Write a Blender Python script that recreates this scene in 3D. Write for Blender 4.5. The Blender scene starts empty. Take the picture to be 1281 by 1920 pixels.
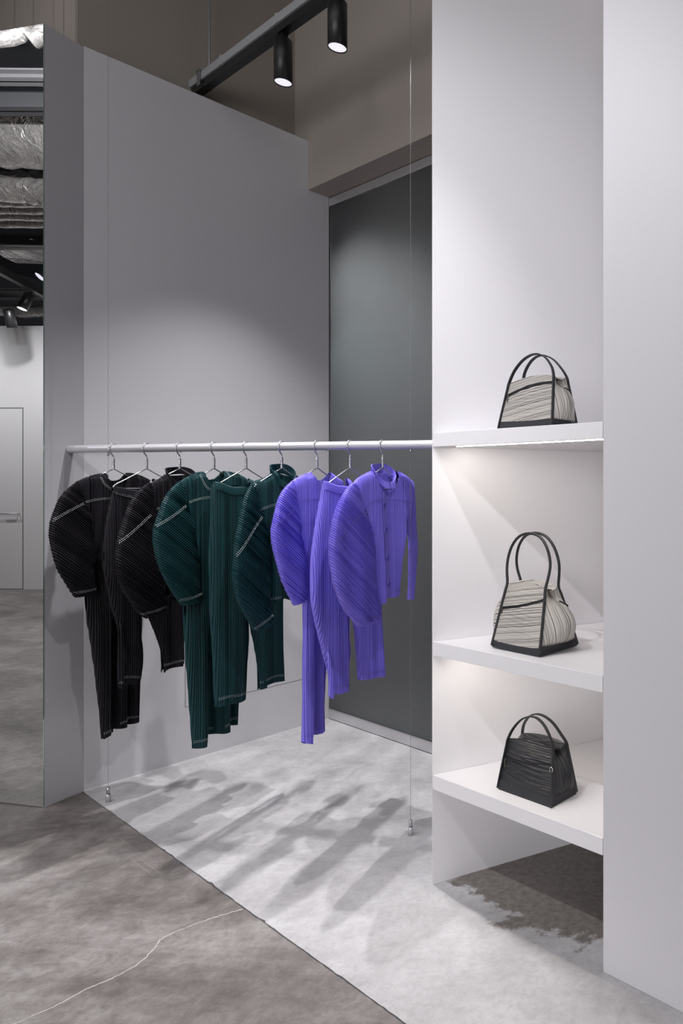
import bpy, math, random
import numpy as np
from mathutils import Vector, Matrix

# ------------------------------------------------------------------ camera, world, exposure
SC = bpy.context.scene
COL = SC.collection
random.seed(7)
RNG = np.random.RandomState(11)
CAM_H = 1.4
cam = bpy.data.cameras.new('camera')
cam.sensor_fit = 'HORIZONTAL'
cam.sensor_width = 24.0
cam.lens = 24.0                       # a 24 mm shift lens, shifted sideways
cam.shift_x = -559.5 / 1281.0
cam.shift_y = -50.0 / 1281.0
cam.clip_start = 0.05
cam.clip_end = 60
camo = bpy.data.objects.new('camera', cam)
COL.objects.link(camo)
camo.location = (0, 0, CAM_H)
camo.rotation_euler = (math.pi / 2, 0, 0)
SC.camera = camo
SC.view_settings.view_transform = 'Standard'
SC.view_settings.look = 'None'
SC.view_settings.gamma = 1.0
SC.view_settings.use_curve_mapping = False
SC.view_settings.exposure = 0.0
world = bpy.data.worlds.new('world')
SC.world = world
world.use_nodes = True
world.node_tree.nodes['Background'].inputs[0].default_value = (0.5, 0.5, 0.52, 1)
world.node_tree.nodes['Background'].inputs[1].default_value = 0.05
SC.cycles.use_denoising = True
SC.cycles.max_bounces = 8
SC.cycles.diffuse_bounces = 5
SC.cycles.glossy_bounces = 4
SC.cycles.transmission_bounces = 6
SC.cycles.caustics_reflective = False
SC.cycles.caustics_refractive = False
SC.cycles.sample_clamp_indirect = 6.0

# shop axes: FD runs along the shelf fronts (away, left), WD into the depth, MD along the rail (left), PD across it
FD = np.array((-0.82157, 0.57011)); WD = np.array((0.57011, 0.82157))
MD = np.array((-0.9802, 0.1982)); PD = np.array((0.20017, 0.97976)); ND = np.array((0.86135, 0.50801))
MM = np.array((-0.97976, 0.20017))
def sq(s, q): return FD * s + WD * q           # point from shop axes

def add_spot(name, p, z, energy, size=70, blend=0.6, aim=None, color=(0.98, 0.968, 1.0), r=0.02):
    l = bpy.data.lights.new(name, 'SPOT')
    l.energy = energy; l.spot_size = math.radians(size); l.spot_blend = blend
    l.shadow_soft_size = r; l.color = color
    o = bpy.data.objects.new(name, l); COL.objects.link(o)
    o.location = (p[0], p[1], z)
    if aim is not None:
        d = Vector(aim) - Vector((p[0], p[1], z))
        o.rotation_euler = d.to_track_quat('-Z', 'Y').to_euler()
    return o
def add_area(name, p, z, sx, sy, energy, color=(0.98, 0.972, 1.0), aim=None):
    l = bpy.data.lights.new(name, 'AREA'); l.shape = 'RECTANGLE'; l.size = sx; l.size_y = sy
    l.energy = energy; l.color = color
    o = bpy.data.objects.new(name, l); COL.objects.link(o); o.location = (p[0], p[1], z)
    if aim is not None:
        o.rotation_euler = (Vector(aim) - Vector((p[0], p[1], z))).to_track_quat('-Z', 'Y').to_euler()
    return o

# visible track lamps light straight down; the second track runs over the camera and faces the niche
LAMP_Z = 3.24
LAMPS = [(3.120, 1.636), (2.684, 1.636)]
for i, (s, q) in enumerate(LAMPS):
    add_spot('track_lamp_light', sq(s, q), LAMP_Z - 0.012, 142, 84, 0.9)
add_spot('track_lamp_light', sq(2.25, 1.636), LAMP_Z - 0.012, 55, 84, 0.85)
for s, q, e, aim, size in ((1.55, -0.02, 95, (-0.42, 2.42, 1.7), 85), (2.6, -0.02, 60, (-1.3, 2.9, 1.0), 80), (3.9, -0.3, 50, (-2.2, 3.3, 1.0), 80)):
    add_spot('second_track_light', sq(s, q), 3.25, e, size, 1.0, aim)
add_spot('second_track_light', (0.0, 1.0), 3.25, 75, 50, 1.0, (-1.5, 2.8, 0.95))  # extra lamp off the track line, added to brighten the garment fronts
# the opposite side of the shop, seen in the mirror
for p, e, aim in (((-8.86, 0.28), 110, (-9.7, -0.75, 1.6)), ((-10.7, 1.07), 90, (-11.3, -0.1, 1.6)), ((-6.0, 1.4), 260, None), ((-4.2, -1.0), 150, None)):
    add_spot('shop_lamp_light', p, 3.45, e, 150, 1.0, aim)
add_area('overhead_fill_light', (-2.0, 0.2), 4.5, 4.0, 3.0, 35)  # added general fill from above, no panel fixture is built
# added soft frontal fill from behind the camera, no window stands there
add_area('rear_fill_light', (-3.0, -6.3), 1.9, 8.0, 3.2, 300, (0.98, 0.975, 1.0), (-3.0, 3.0, 2.1))
# unseen spots added behind the frosted glass to lift its tone
for p, aim in (((-0.737, 3.622), (-0.75, 5.0, 1.3)), ((-1.50, 4.02), (-1.25, 5.2, 1.3)), ((-1.2, 4.0), (-1.3, 5.0, 0.2))):
    add_spot('glass_fill_light', p, 3.0, 12, 140, 1.0, aim, (0.95, 1.0, 1.0))
add_spot('glass_fill_light', (-1.62, 4.24), 2.6, 10, 80, 1.0, (-1.78, 4.30, 0.4), (0.80, 1.0, 0.98))
# unseen uplights added above the mirror pillar to brighten the ducts overhead
for x, y, e in ((-2.9, 3.10, 170), (-3.6, 3.25, 170)):
    add_spot('duct_fill_light', (x, y), 3.47, e, 110, 0.9, (-5.6, 1.6, 4.1))

# garment outlines in millimetres: u across the rail (towards the wall), v up from the rail; 'o' marks an open cloth edge
OUTLINE = {
 ('G1', 'body'): [(-40,-107,0),(-34,-132,0),(-17,-162,0),(7,-181,0),(32,-176,0),(50,-148,0),(61,-105,1),(86,-106,1),(130,-115,1),(179,-137,1),(155,-215,0),(165,-300,0),(140,-400,1),(140,-600,1),(147,-779,1),(147,-927,1),(143,-1139,1),(139,-1257,0),(102,-1252,0),(64,-1243,0),(64,-1251,0),(27,-1247,0),(-3,-1237,0),(-3,-1252,0),(-28,-1252,0),(-45,-1257,0),(-62,-1263,1),(-67,-1241,1),(-73,-1151,1),(-93,-980,1),(-109,-812,1),(-125,-668,1),(-127,-625,1),(-119,-502,1),(-112,-366,0),(-121,-280,0),(-137,-239,0),(-148,-196,0),(-161,-146,1),(-121,-127,1),(-84,-115,1)],
 ('G1', 'sleeve'): [(-161,-146,1),(-194,-173,1),(-222,-200,1),(-246,-242,1),(-263,-277,1),(-275,-308,1),(-281,-340,1),(-283,-374,1),(-278,-417,1),(-268,-468,1),(-253,-508,1),(-233,-545,1),(-208,-589,1),(-185,-628,0),(-141,-627,0),(-95,-625,1),(-93,-603,1),(-100,-575,1),(-104,-500,1),(-98,-426,1),(-109,-332,0),(-117,-279,0),(-136,-238,0),(-148,-196,0)],
 ('G2', 'body'): [(-156,-164,0),(-137,-169,0),(-98,-177,0),(-46,-185,0),(190,-215,1),(210,-350,1),(194,-633,1),(196,-888,1),(198,-974,1),(191,-1002,0),(154,-996,0),(115,-993,0),(99,-997,0),(92,-1005,0),(84,-1001,1),(87,-967,1),(84,-921,1),(68,-864,1),(41,-789,1),(19,-736,1),(-8,-627,1),(-23,-659,1),(-38,-737,1),(-28,-817,1),(-17,-901,1),(-28,-981,1),(-38,-1013,0),(-55,-1015,0),(-92,-1005,0),(-124,-991,1),(-116,-934,1),(-112,-881,1),(-120,-818,1),(-138,-745,1),(-162,-664,1),(-178,-585,1),(-191,-522,1),(-195,-450,1),(-191,-378,1),(-182,-308,1),(-167,-236,1),(-157,-190,1)],
 ('G2', 'strip'): [(-144,-723,1),(-149,-805,1),(-149,-915,1),(-152,-1003,0),(-126,-1012,1),(-116,-933,1),(-106,-881,1),(-116,-819,1),(-130,-746,1)],
 ('G3', 'body'): [(-73,-115,0),(-55,-139,0),(-29,-167,0),(8,-190,0),(41,-174,0),(68,-134,0),(80,-105,1),(108,-114,1),(143,-133,1),(155,-220,0),(165,-300,0),(140,-400,1),(140,-500,1),(130,-740,0),(-40,-639,0),(-83,-641,1),(-91,-586,1),(-101,-496,1),(-118,-361,0),(-131,-305,0),(-136,-250,0),(-145,-153,1),(-106,-135,1)],
 ('G3', 'sleeve'): [(-145,-153,1),(-153,-152,1),(-181,-171,1),(-204,-192,1),(-230,-227,1),(-249,-261,1),(-267,-302,1),(-285,-345,1),(-301,-392,1),(-308,-445,1),(-307,-486,1),(-299,-525,1),(-282,-568,1),(-253,-617,1),(-237,-642,1),(-209,-680,1),(-185,-702,0),(-144,-698,0),(-82,-691,1),(-82,-666,1),(-93,-631,1),(-103,-496,1),(-118,-361,0),(-131,-305,0),(-136,-250,0)],
 ('G4', 'body'): [(-56,-104,0),(-45,-135,0),(-22,-157,0),(-3,-167,0),(23,-157,0),(37,-127,0),(47,-100,1),(81,-101,1),(135,-112,1),(171,-128,1),(201,-147,1),(155,-220,0),(165,-300,0),(140,-400,1),(140,-600,1),(182,-814,1),(160,-1124,1),(152,-1238,0),(89,-1219,0),(87,-1243,0),(61,-1242,0),(22,-1231,0),(-18,-1220,0),(-17,-1249,0),(-40,-1253,0),(-73,-1253,0),(-110,-1245,1),(-114,-1180,1),(-127,-1018,1),(-140,-872,1),(-147,-759,1),(-151,-643,1),(-131,-532,1),(-126,-402,0),(-137,-292,0),(-148,-237,0),(-161,-194,0),(-173,-148,1),(-131,-125,1),(-90,-108,1)],
 ('G4', 'sleeve'): [(-173,-148,1),(-201,-166,1),(-226,-191,1),(-248,-222,1),(-271,-269,1),(-287,-302,1),(-298,-332,1),(-302,-369,1),(-301,-399,1),(-294,-440,1),(-283,-478,1),(-264,-521,1),(-237,-566,1),(-209,-608,1),(-183,-644,0),(-152,-646,0),(-115,-641,0),(-74,-630,1),(-80,-609,1),(-89,-581,1),(-93,-508,1),(-100,-417,1),(-111,-369,0),(-127,-310,0),(-148,-249,0),(-161,-194,0)],
 ('G5', 'body'): [(-170,-148,0),(-145,-151,0),(-123,-160,0),(-73,-169,0),(-12,-171,0),(200,-215,1),(215,-350,1),(219,-622,1),(223,-872,1),(228,-998,1),(232,-1052,0),(157,-1040,0),(107,-1037,0),(105,-1048,0),(75,-1049,1),(72,-957,1),(59,-874,1),(39,-792,1),(21,-706,1),(9,-636,1),(15,-750,1),(15,-833,1),(3,-939,1),(-3,-1026,1),(-7,-1059,0),(-47,-1063,0),(-86,-1056,0),(-123,-1050,0),(-160,-1049,1),(-163,-1004,1),(-169,-893,1),(-176,-782,1),(-185,-672,1),(-187,-599,1),(-187,-562,1),(-191,-457,1),(-187,-354,1),(-181,-251,1),(-181,-174,1)],
 ('G6', 'body'): [(-37,-97,0),(-25,-131,0),(6,-166,0),(41,-176,0),(77,-151,0),(93,-121,1),(120,-127,1),(154,-139,1),(155,-220,0),(165,-300,0),(140,-400,1),(140,-500,1),(135,-674,0),(100,-664,0),(6,-629,0),(-22,-635,0),(-83,-640,1),(-93,-593,1),(-108,-483,1),(-125,-375,0),(-137,-300,0),(-148,-236,0),(-158,-160,1),(-142,-141,1),(-105,-134,1),(-71,-117,1)],
 ('G6', 'sleeve'): [(-158,-160,1),(-166,-158,1),(-184,-181,1),(-206,-215,1),(-224,-259,1),(-245,-311,1),(-266,-372,1),(-279,-441,1),(-283,-479,1),(-279,-533,1),(-266,-589,1),(-245,-632,1),(-220,-669,1),(-188,-715,1),(-176,-732,1),(-162,-740,0),(-123,-731,0),(-73,-704,1),(-79,-683,1),(-86,-646,1),(-94,-591,1),(-94,-480,1),(-102,-368,0),(-114,-301,0),(-137,-236,0)],
 ('G7', 'body'): [(-40,-107,0),(-35,-121,0),(-18,-139,0),(3,-156,0),(25,-164,0),(47,-151,0),(64,-133,0),(84,-105,1),(122,-121,1),(170,-146,1),(155,-220,0),(165,-300,0),(140,-400,1),(140,-600,1),(96,-821,1),(82,-1066,1),(92,-1211,0),(47,-1199,0),(18,-1198,0),(-13,-1190,0),(-14,-1215,0),(-44,-1212,0),(-74,-1199,0),(-91,-1186,1),(-86,-1068,1),(-84,-935,1),(-81,-802,1),(-81,-632,1),(-108,-522,1),(-115,-415,0),(-127,-330,0),(-134,-250,0),(-139,-204,0),(-147,-147,1),(-107,-126,1),(-71,-115,1)],
 ('G7', 'sleeve'): [(-147,-147,1),(-180,-168,1),(-209,-197,1),(-237,-246,1),(-259,-295,1),(-273,-330,1),(-274,-353,1),(-268,-402,1),(-250,-469,1),(-227,-523,1),(-200,-566,1),(-161,-630,0),(-122,-623,0),(-81,-617,1),(-92,-558,1),(-94,-474,1),(-102,-404,1),(-115,-350,0),(-132,-281,0),(-134,-250,0),(-139,-204,0)],
 ('G8', 'body'): [(-172,-145,0),(-151,-150,0),(-102,-162,0),(-30,-169,0),(200,-215,1),(215,-350,1),(215,-672,1),(225,-791,1),(244,-1008,0),(164,-993,0),(72,-978,1),(61,-897,1),(52,-808,1),(38,-743,1),(14,-665,1),(-4,-618,1),(-11,-713,1),(12,-823,1),(4,-898,1),(-15,-995,0),(-69,-990,0),(-125,-977,1),(-128,-947,1),(-138,-886,1),(-163,-814,1),(-192,-731,1),(-215,-664,1),(-230,-611,1),(-236,-557,1),(-235,-471,1),(-230,-416,1),(-215,-345,1),(-195,-267,1),(-176,-191,1)],
 ('G8', 'strip'): [(-160,-799,1),(-157,-882,1),(-151,-982,0),(-128,-995,1),(-127,-942,1),(-141,-845,1)],
 ('G9', 'body'): [(-85,-105,0),(-66,-137,0),(-30,-166,0),(23,-182,0),(70,-166,0),(94,-135,0),(103,-101,1),(147,-112,1),(193,-130,0),(203,-243,0),(166,-316,1),(160,-378,1),(135,-467,1),(122,-544,1),(118,-615,1),(114,-630,0),(68,-617,0),(65,-625,0),(-11,-615,0),(-15,-633,0),(-59,-632,1),(-74,-560,1),(-84,-475,1),(-99,-368,0),(-126,-275,0),(-164,-223,0),(-187,-152,1),(-164,-134,1),(-123,-117,1)],
 ('G9', 'sleeve'): [(-187,-152,1),(-205,-156,1),(-228,-170,1),(-262,-204,1),(-295,-241,1),(-322,-284,1),(-339,-327,1),(-352,-369,1),(-357,-412,1),(-352,-452,1),(-342,-497,1),(-326,-537,1),(-295,-589,1),(-262,-626,1),(-223,-665,1),(-197,-693,0),(-164,-694,0),(-116,-693,0),(-40,-691,1),(-41,-677,1),(-53,-656,1),(-66,-606,1),(-79,-537,1),(-85,-481,1),(-82,-414,1),(-97,-369,0),(-116,-323,0),(-140,-275,0),(-164,-223,0)],
 ('G9', 'far'): [(193,-130,1),(228,-142,1),(239,-154,1),(247,-208,1),(255,-291,1),(263,-375,1),(267,-438,1),(259,-521,1),(247,-602,1),(238,-663,0),(191,-654,1),(200,-596,1),(203,-474,1),(203,-387,1),(168,-345,0),(166,-316,0),(203,-243,0)],
}
SEAMS = [
 ('G1', 'sleeve', [(-279,-308),(-216,-271),(-144,-236)]),
 ('G1', 'body', [(-144,-236),(-110,-226),(-63,-220),(-18,-218)]),
 ('G1', 'body', [(-70,-127),(-61,-150),(-39,-171),(-10,-188)]),
 ('G1', 'sleeve', [(-197,-607),(-155,-605),(-101,-602)]),
 ('G1', 'body', [(-70,-1237),(-39,-1231),(-13,-1224)]),
 ('G1', 'body', [(22,-1220),(55,-1219)]),
 ('G1', 'body', [(60,-1211),(128,-1227)]),
 ('G2', 'body', [(-164,-188),(-124,-202),(-78,-212),(-51,-215)]),
 ('G2', 'body', [(-129,-967),(-95,-972),(-46,-987)]),
 ('G2', 'strip', [(-159,-972),(-136,-985)]),
 ('G2', 'body', [(89,-970),(139,-970),(188,-973)]),
 ('G3', 'sleeve', [(-309,-393),(-265,-361),(-213,-322),(-161,-282)]),
 ('G3', 'body', [(-156,-267),(-129,-259),(-109,-255)]),
 ('G3', 'sleeve', [(-210,-680),(-154,-675),(-92,-664)]),
 ('G3', 'body', [(-97,-632),(-59,-631)]),
 ('G4', 'sleeve', [(-304,-325),(-263,-303),(-210,-274),(-161,-244)]),
 ('G4', 'body', [(-158,-235),(-117,-223),(-72,-215),(-29,-212)]),
 ('G4', 'body', [(-86,-118),(-75,-144),(-54,-171),(-29,-182)]),
 ('G4', 'sleeve', [(-205,-619),(-146,-616),(-91,-607)]),
 ('G4', 'body', [(-117,-1215),(-67,-1220),(-29,-1216)]),
 ('G4', 'body', [(-26,-1193),(13,-1202)]),
 ('G4', 'body', [(45,-1206),(77,-1205)]),
 ('G4', 'body', [(83,-1189),(140,-1203)]),
 ('G4', 'body', [(56,-95),(65,-120)]),
 ('G5', 'body', [(-171,-1018),(-120,-1017),(-59,-1029),(-16,-1030)]),
 ('G5', 'body', [(68,-1016),(93,-1016)]),
 ('G5', 'body', [(99,-1011),(157,-1011),(217,-1022)]),
 ('G6', 'sleeve', [(-281,-435),(-208,-358),(-136,-287)]),
 ('G6', 'body', [(-139,-259),(-95,-248),(-48,-239)]),
 ('G6', 'sleeve', [(-189,-724),(-139,-704),(-87,-682)]),
 ('G6', 'body', [(-98,-624),(-30,-622)]),
 ('G7', 'sleeve', [(-278,-321),(-223,-294),(-153,-256)]),
 ('G7', 'body', [(-144,-235),(-89,-222),(-25,-219),(11,-219)]),
 ('G7', 'body', [(-98,-1160),(-25,-1182)]),
 ('G7', 'body', [(-2,-1164),(76,-1182)]),
 ('G8', 'body', [(-178,-180),(-68,-196)]),
 ('G8', 'body', [(-128,-947),(-24,-971)]),
 ('G8', 'body', [(66,-950),(227,-977)]),
 ('G9', 'sleeve', [(-360,-387),(-277,-333),(-213,-291),(-157,-258)]),
 ('G9', 'body', [(-154,-252),(-105,-230),(-55,-221),(12,-220),(103,-224),(183,-240)]),
 ('G9', 'sleeve', [(-217,-671),(-147,-672),(-59,-664)]),
 ('G9', 'body', [(67,-596),(128,-605)]),
]

# ------------------------------------------------------------------ helpers
class MB:
    def __init__(self): self.v = []; self.f = []; self.mi = []; self.sm = []
    def add(self, vs, fs, mi=0, smooth=False):
        b = len(self.v); self.v += [tuple(map(float, p)) for p in vs]
        for f in fs:
            self.f.append(tuple(b + i for i in f)); self.mi.append(mi); self.sm.append(smooth)
        return self
    def box(self, c, s, rot=None, mi=0):
        hx, hy, hz = s[0] / 2, s[1] / 2, s[2] / 2
        vs = [Vector((x, y, z)) for z in (-hz, hz) for x, y in ((-hx, -hy), (hx, -hy), (hx, hy), (-hx, hy))]
        if rot is not None: vs = [rot @ v for v in vs]
        vs = [(v[0] + c[0], v[1] + c[1], v[2] + c[2]) for v in vs]
        return self.add(vs, [(3, 2, 1, 0), (4, 5, 6, 7), (0, 1, 5, 4), (1, 2, 6, 5), (2, 3, 7, 6), (3, 0, 4, 7)], mi)
    def prism(self, poly, z0, z1, mi=0):          # poly of (x, y), any winding
        a = sum(poly[i][0] * poly[(i + 1) % len(poly)][1] - poly[(i + 1) % len(poly)][0] * poly[i][1] for i in range(len(poly)))
        if a < 0: poly = poly[::-1]
        n = len(poly)
        vs = [(p[0], p[1], z0) for p in poly] + [(p[0], p[1], z1) for p in poly]
        fs = [tuple(range(n))[::-1], tuple(range(n, 2 * n))] + [(i, (i + 1) % n, n + (i + 1) % n, n + i) for i in range(n)]
        return self.add(vs, fs, mi)
    def wallpoly(self, o, d, pts, nrm, th, mi=0):  # pts (t, z) in the vertical plane o + t d, extruded by th along nrm
        n = len(pts)
        fr = [(o[0] + d[0] * t, o[1] + d[1] * t, z) for t, z in pts]
        bk = [(x + nrm[0] * th, y + nrm[1] * th, z) for x, y, z in fr]
        fs = [tuple(range(n)), tuple(range(n, 2 * n))[::-1]] + [(i, (i + 1) % n, n + (i + 1) % n, n + i)[::-1] for i in range(n)]
        return self.add(fr + bk, fs, mi)
    def tube(self, pts, r, n=10, caps=True, mi=0, smooth=True, up=None):
        pts = [Vector(p) for p in pts]; N = len(pts)
        rs = r if hasattr(r, '__len__') else [r] * N
        prev = None; rings = []
        for i, p in enumerate(pts):
            t = (pts[min(i + 1, N - 1)] - pts[max(i - 1, 0)]).normalized()
            if prev is None:
                a = Vector((0, 0, 1)) if abs(t.z) < 0.9 else Vector((1, 0, 0))
                if up is not None: a = Vector(up)
                e1 = (a - t * a.dot(t)).normalized()
            else:
                e1 = (prev - t * prev.dot(t)).normalized()
            prev = e1; e2 = t.cross(e1)
            rings.append([p + e1 * rs[i] * math.cos(2 * math.pi * k / n) + e2 * rs[i] * math.sin(2 * math.pi * k / n) for k in range(n)])
        vs = [v for g in rings for v in g]
        fs = [(i * n + k, i * n + (k + 1) % n, (i + 1) * n + (k + 1) % n, (i + 1) * n + k) for i in range(N - 1) for k in range(n)]
        self.add(vs, fs, mi, smooth)
        if caps:
            self.add(rings[0], [tuple(range(n))[::-1]], mi); self.add(rings[-1], [tuple(range(n))], mi)
        return self
    def band(self, pts, w, th, side, mi=0, smooth=False):   # flat strap: width w along side(i), thickness th
        pts = [Vector(p) for p in pts]; N = len(pts); vs = []
        for i, p in enumerate(pts):
            t = (pts[min(i + 1, N - 1)] - pts[max(i - 1, 0)]).normalized()
            s = Vector(side(i) if callable(side) else side); s = (s - t * s.dot(t)).normalized(); u = t.cross(s)
            for a, b in ((-1, -1), (1, -1), (1, 1), (-1, 1)): vs.append(p + s * w / 2 * a + u * th / 2 * b)
        fs = [(i * 4 + k, i * 4 + (k + 1) % 4, i * 4 + 4 + (k + 1) % 4, i * 4 + 4 + k) for i in range(N - 1) for k in range(4)]
        fs += [(3, 2, 1, 0), tuple((N - 1) * 4 + k for k in range(4))]
        return self.add(vs, fs, mi, smooth)
    def lathe(self, prof, c=(0, 0, 0), n=24, mi=0, smooth=True):   # prof (r, z)
        vs = [(c[0] + r * math.cos(2 * math.pi * k / n), c[1] + r * math.sin(2 * math.pi * k / n), c[2] + z) for r, z in prof for k in range(n)]
        fs = [(i * n + k, i * n + (k + 1) % n, (i + 1) * n + (k + 1) % n, (i + 1) * n + k) for i in range(len(prof) - 1) for k in range(n)]
        fs += [tuple(range(n))[::-1], tuple((len(prof) - 1) * n + k for k in range(n))]
        return self.add(vs, fs, mi, smooth)
    def build(self, name, mat, parent=None, label=None, cat=None, group=None, kind=None, loc=None, rotz=0, recalc=True, bevel=0):
        me = bpy.data.meshes.new(name)
        me.from_pydata(self.v, [], self.f)
        for m in (mat if isinstance(mat, (list, tuple)) else [mat]): me.materials.append(m)
        me.polygons.foreach_set('material_index', self.mi); me.polygons.foreach_set('use_smooth', self.sm)
        me.validate()
        if recalc:
            import bmesh
            bm = bmesh.new(); bm.from_mesh(me); bmesh.ops.recalc_face_normals(bm, faces=bm.faces); bm.to_mesh(me); bm.free()
        me.update()
        o = bpy.data.objects.new(name, me); COL.objects.link(o)
        if parent is not None: o.parent = parent
        if loc is not None: o.location = loc; o.rotation_euler = (0, 0, rotz)
        if bevel:
            b = o.modifiers.new('bevel', 'BEVEL'); b.width = bevel; b.segments = 2; b.limit_method = 'ANGLE'; b.angle_limit = 0.8
        tag(o, label, cat, group, kind)
        return o
def tag(o, label=None, cat=None, group=None, kind=None):
    for k, v in (('label', label), ('category', cat), ('group', group), ('kind', kind)):
        if v: o[k] = v
def empty(name, loc, rotz, label, cat, group=None, kind=None):
    o = bpy.data.objects.new(name, None); COL.objects.link(o); o.empty_display_size = 0.1
    o.location = loc; o.rotation_euler = (0, 0, rotz); tag(o, label, cat, group, kind)
    return o
def catmull(pts, n=6, closed=False):
    P = [np.array(p, float) for p in pts]; out = []; N = len(P)
    rng = range(N if closed else N - 1)
    for i in rng:
        p0 = P[(i - 1) % N] if closed or i > 0 else P[0] * 2 - P[1]
        p1 = P[i]; p2 = P[(i + 1) % N]
        p3 = P[(i + 2) % N] if closed or i + 2 < N else P[-1] * 2 - P[-2]
        for k in range(n):
            t = k / n
            out.append(0.5 * (2 * p1 + (p2 - p0) * t + (2 * p0 - 5 * p1 + 4 * p2 - p3) * t * t + (3 * p1 - p0 - 3 * p2 + p3) * t ** 3))
    if not closed: out.append(P[-1])
    return out

# ------------------------------------------------------------------ materials
def sh(h):
    h = h.lstrip('#'); c = [int(h[i:i + 2], 16) / 255 for i in (0, 2, 4)]
    return tuple(x / 12.92 if x <= 0.04045 else ((x + 0.055) / 1.055) ** 2.4 for x in c) + (1,)
def newmat(name, color, rough=0.6, metal=0.0, **kw):
    m = bpy.data.materials.new(name); m.use_nodes = True
    b = m.node_tree.nodes['Principled BSDF']
    b.inputs['Base Color'].default_value = color if len(color) == 4 else tuple(color) + (1,)
    b.inputs['Roughness'].default_value = rough; b.inputs['Metallic'].default_value = metal
    for k, v in kw.items(): b.inputs[k.replace('_', ' ')].default_value = v
    return m
class NT:
    def __init__(self, m): self.t = m.node_tree; self.b = self.t.nodes['Principled BSDF']
    def n(self, typ, **kw):
        x = self.t.nodes.new(typ)
        for k, v in kw.items():
            if k.startswith('i_'): x.inputs[k[2:].replace('_', ' ')].default_value = v
            else: setattr(x, k, v)
        return x
    def l(self, a, b): self.t.links.new(a, b)
    def math(self, op, a, b=None, c=None, clamp=False):
        x = self.t.nodes.new('ShaderNodeMath'); x.operation = op; x.use_clamp = clamp
        for i, v in enumerate((a, b, c)):
            if v is None: continue
            if isinstance(v, (int, float)): x.inputs[i].default_value = v
            else: self.l(v, x.inputs[i])
        return x.outputs[0]
    def mix(self, f, a, b, mode='MIX'):
        x = self.t.nodes.new('ShaderNodeMix'); x.data_type = 'RGBA'; x.blend_type = mode
        for s, v in ((x.inputs[0], f), (x.inputs[6], a), (x.inputs[7], b)):
            if isinstance(v, (int, float)): s.default_value = v
            elif isinstance(v, tuple): s.default_value = v
            else: self.l(v, s)
        return x.outputs[2]
    def noise(self, vec, scale, detail=4, rough=0.55, dist=0.0):
        x = self.n('ShaderNodeTexNoise', i_Scale=scale, i_Detail=detail, i_Roughness=rough, i_Distortion=dist)
        if vec is not None: self.l(vec, x.inputs['Vector'])
        return x.outputs[0]
    def ramp(self, f, stops):
        x = self.t.nodes.new('ShaderNodeValToRGB'); e = x.color_ramp.elements
        while len(e) < len(stops): e.new(0.5)
        for i, (p, c) in enumerate(stops): e[i].position = p; e[i].color = c if isinstance(c, tuple) else (c, c, c, 1)
        self.l(f, x.inputs[0]); return x.outputs[0]
    def coord(self, scale=(1, 1, 1), rot=(0, 0, 0)):
        c = self.t.nodes.new('ShaderNodeTexCoord'); m = self.t.nodes.new('ShaderNodeMapping')
        m.inputs['Scale'].default_value = scale; m.inputs['Rotation'].default_value = rot
        self.l(c.outputs['Object'], m.inputs[0]); return m.outputs[0]
    def bump(self, h, strength=0.3, dist=0.002):
        x = self.n('ShaderNodeBump', i_Strength=strength, i_Distance=dist); self.l(h, x.inputs['Height']); self.l(x.outputs[0], self.b.inputs['Normal'])

def paint(name, color, rough=0.55, var=0.03):
    m = newmat(name, color, rough); t = NT(m); c = t.coord()
    n1 = t.noise(c, 1.3, 3); n2 = t.noise(c, 260, 2)
    dark = tuple(x * (1 - var * 2) for x in color[:3]) + (1,)
    t.l(t.mix(n1, dark, color), t.b.inputs['Base Color'])
    t.bump(n2, 0.05, 0.0006)
    return m
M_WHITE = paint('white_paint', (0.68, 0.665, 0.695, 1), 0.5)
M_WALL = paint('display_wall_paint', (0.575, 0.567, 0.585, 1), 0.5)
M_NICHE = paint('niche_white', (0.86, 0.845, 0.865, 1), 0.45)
M_GREY = paint('pillar_grey', (0.50, 0.49, 0.51, 1), 0.42)
M_TAUPE = paint('taupe_paint', (0.40, 0.355, 0.315, 1), 0.6)
M_TAUPE_SHADED = paint('shaded_taupe_paint', (0.30, 0.27, 0.235, 1), 0.6)  # the bulkhead taupe darkened, carries the recess's weaker light in its colour
M_DARK = paint('dark_ceiling_paint', (0.045, 0.047, 0.055, 1), 0.8)
M_SOFT = paint('far_wall_paint', (0.72, 0.71, 0.71, 1), 0.6)
M_BLACK = newmat('black_metal', (0.012, 0.012, 0.013), 0.38)
M_TRACKG = newmat('grey_raceway_metal', (0.42, 0.425, 0.44), 0.4, 0.2)
M_CABLE = newmat('dull_cable', (0.16, 0.16, 0.17), 0.6, 0.3)
M_STEEL = newmat('steel', (0.55, 0.55, 0.56), 0.28, 1.0)
M_ZINC = newmat('galvanised_steel', (0.42, 0.43, 0.44), 0.38, 0.9)
M_ALU = newmat('brushed_aluminium', (0.62, 0.61, 0.625), 0.42, 0.75)
M_RAIL = newmat('matt_silver_lacquer', (0.66, 0.65, 0.68), 0.34, 0.55)
M_WIRE = newmat('silver_wire', (0.66, 0.66, 0.68), 0.26, 0.85)
M_MIRROR = newmat('mirror_silver', (0.86, 0.87, 0.87), 0.0, 1.0)
M_GLASS_EDGE = newmat('mirror_edge', (0.35, 0.45, 0.43), 0.15, 0.3)
M_JOINT = newmat('dark_joint', (0.09, 0.088, 0.09), 0.8)
M_LEATHER = newmat('black_leather', (0.018, 0.018, 0.02), 0.42)
M_BASE_FAB = newmat('black_canvas', (0.022, 0.022, 0.027), 0.7)
M_ZIPB = newmat('black_zip_tape', (0.010, 0.010, 0.012), 0.5)
M_PULL = newmat('gunmetal_pull', (0.18, 0.175, 0.16), 0.3, 0.9)
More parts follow.
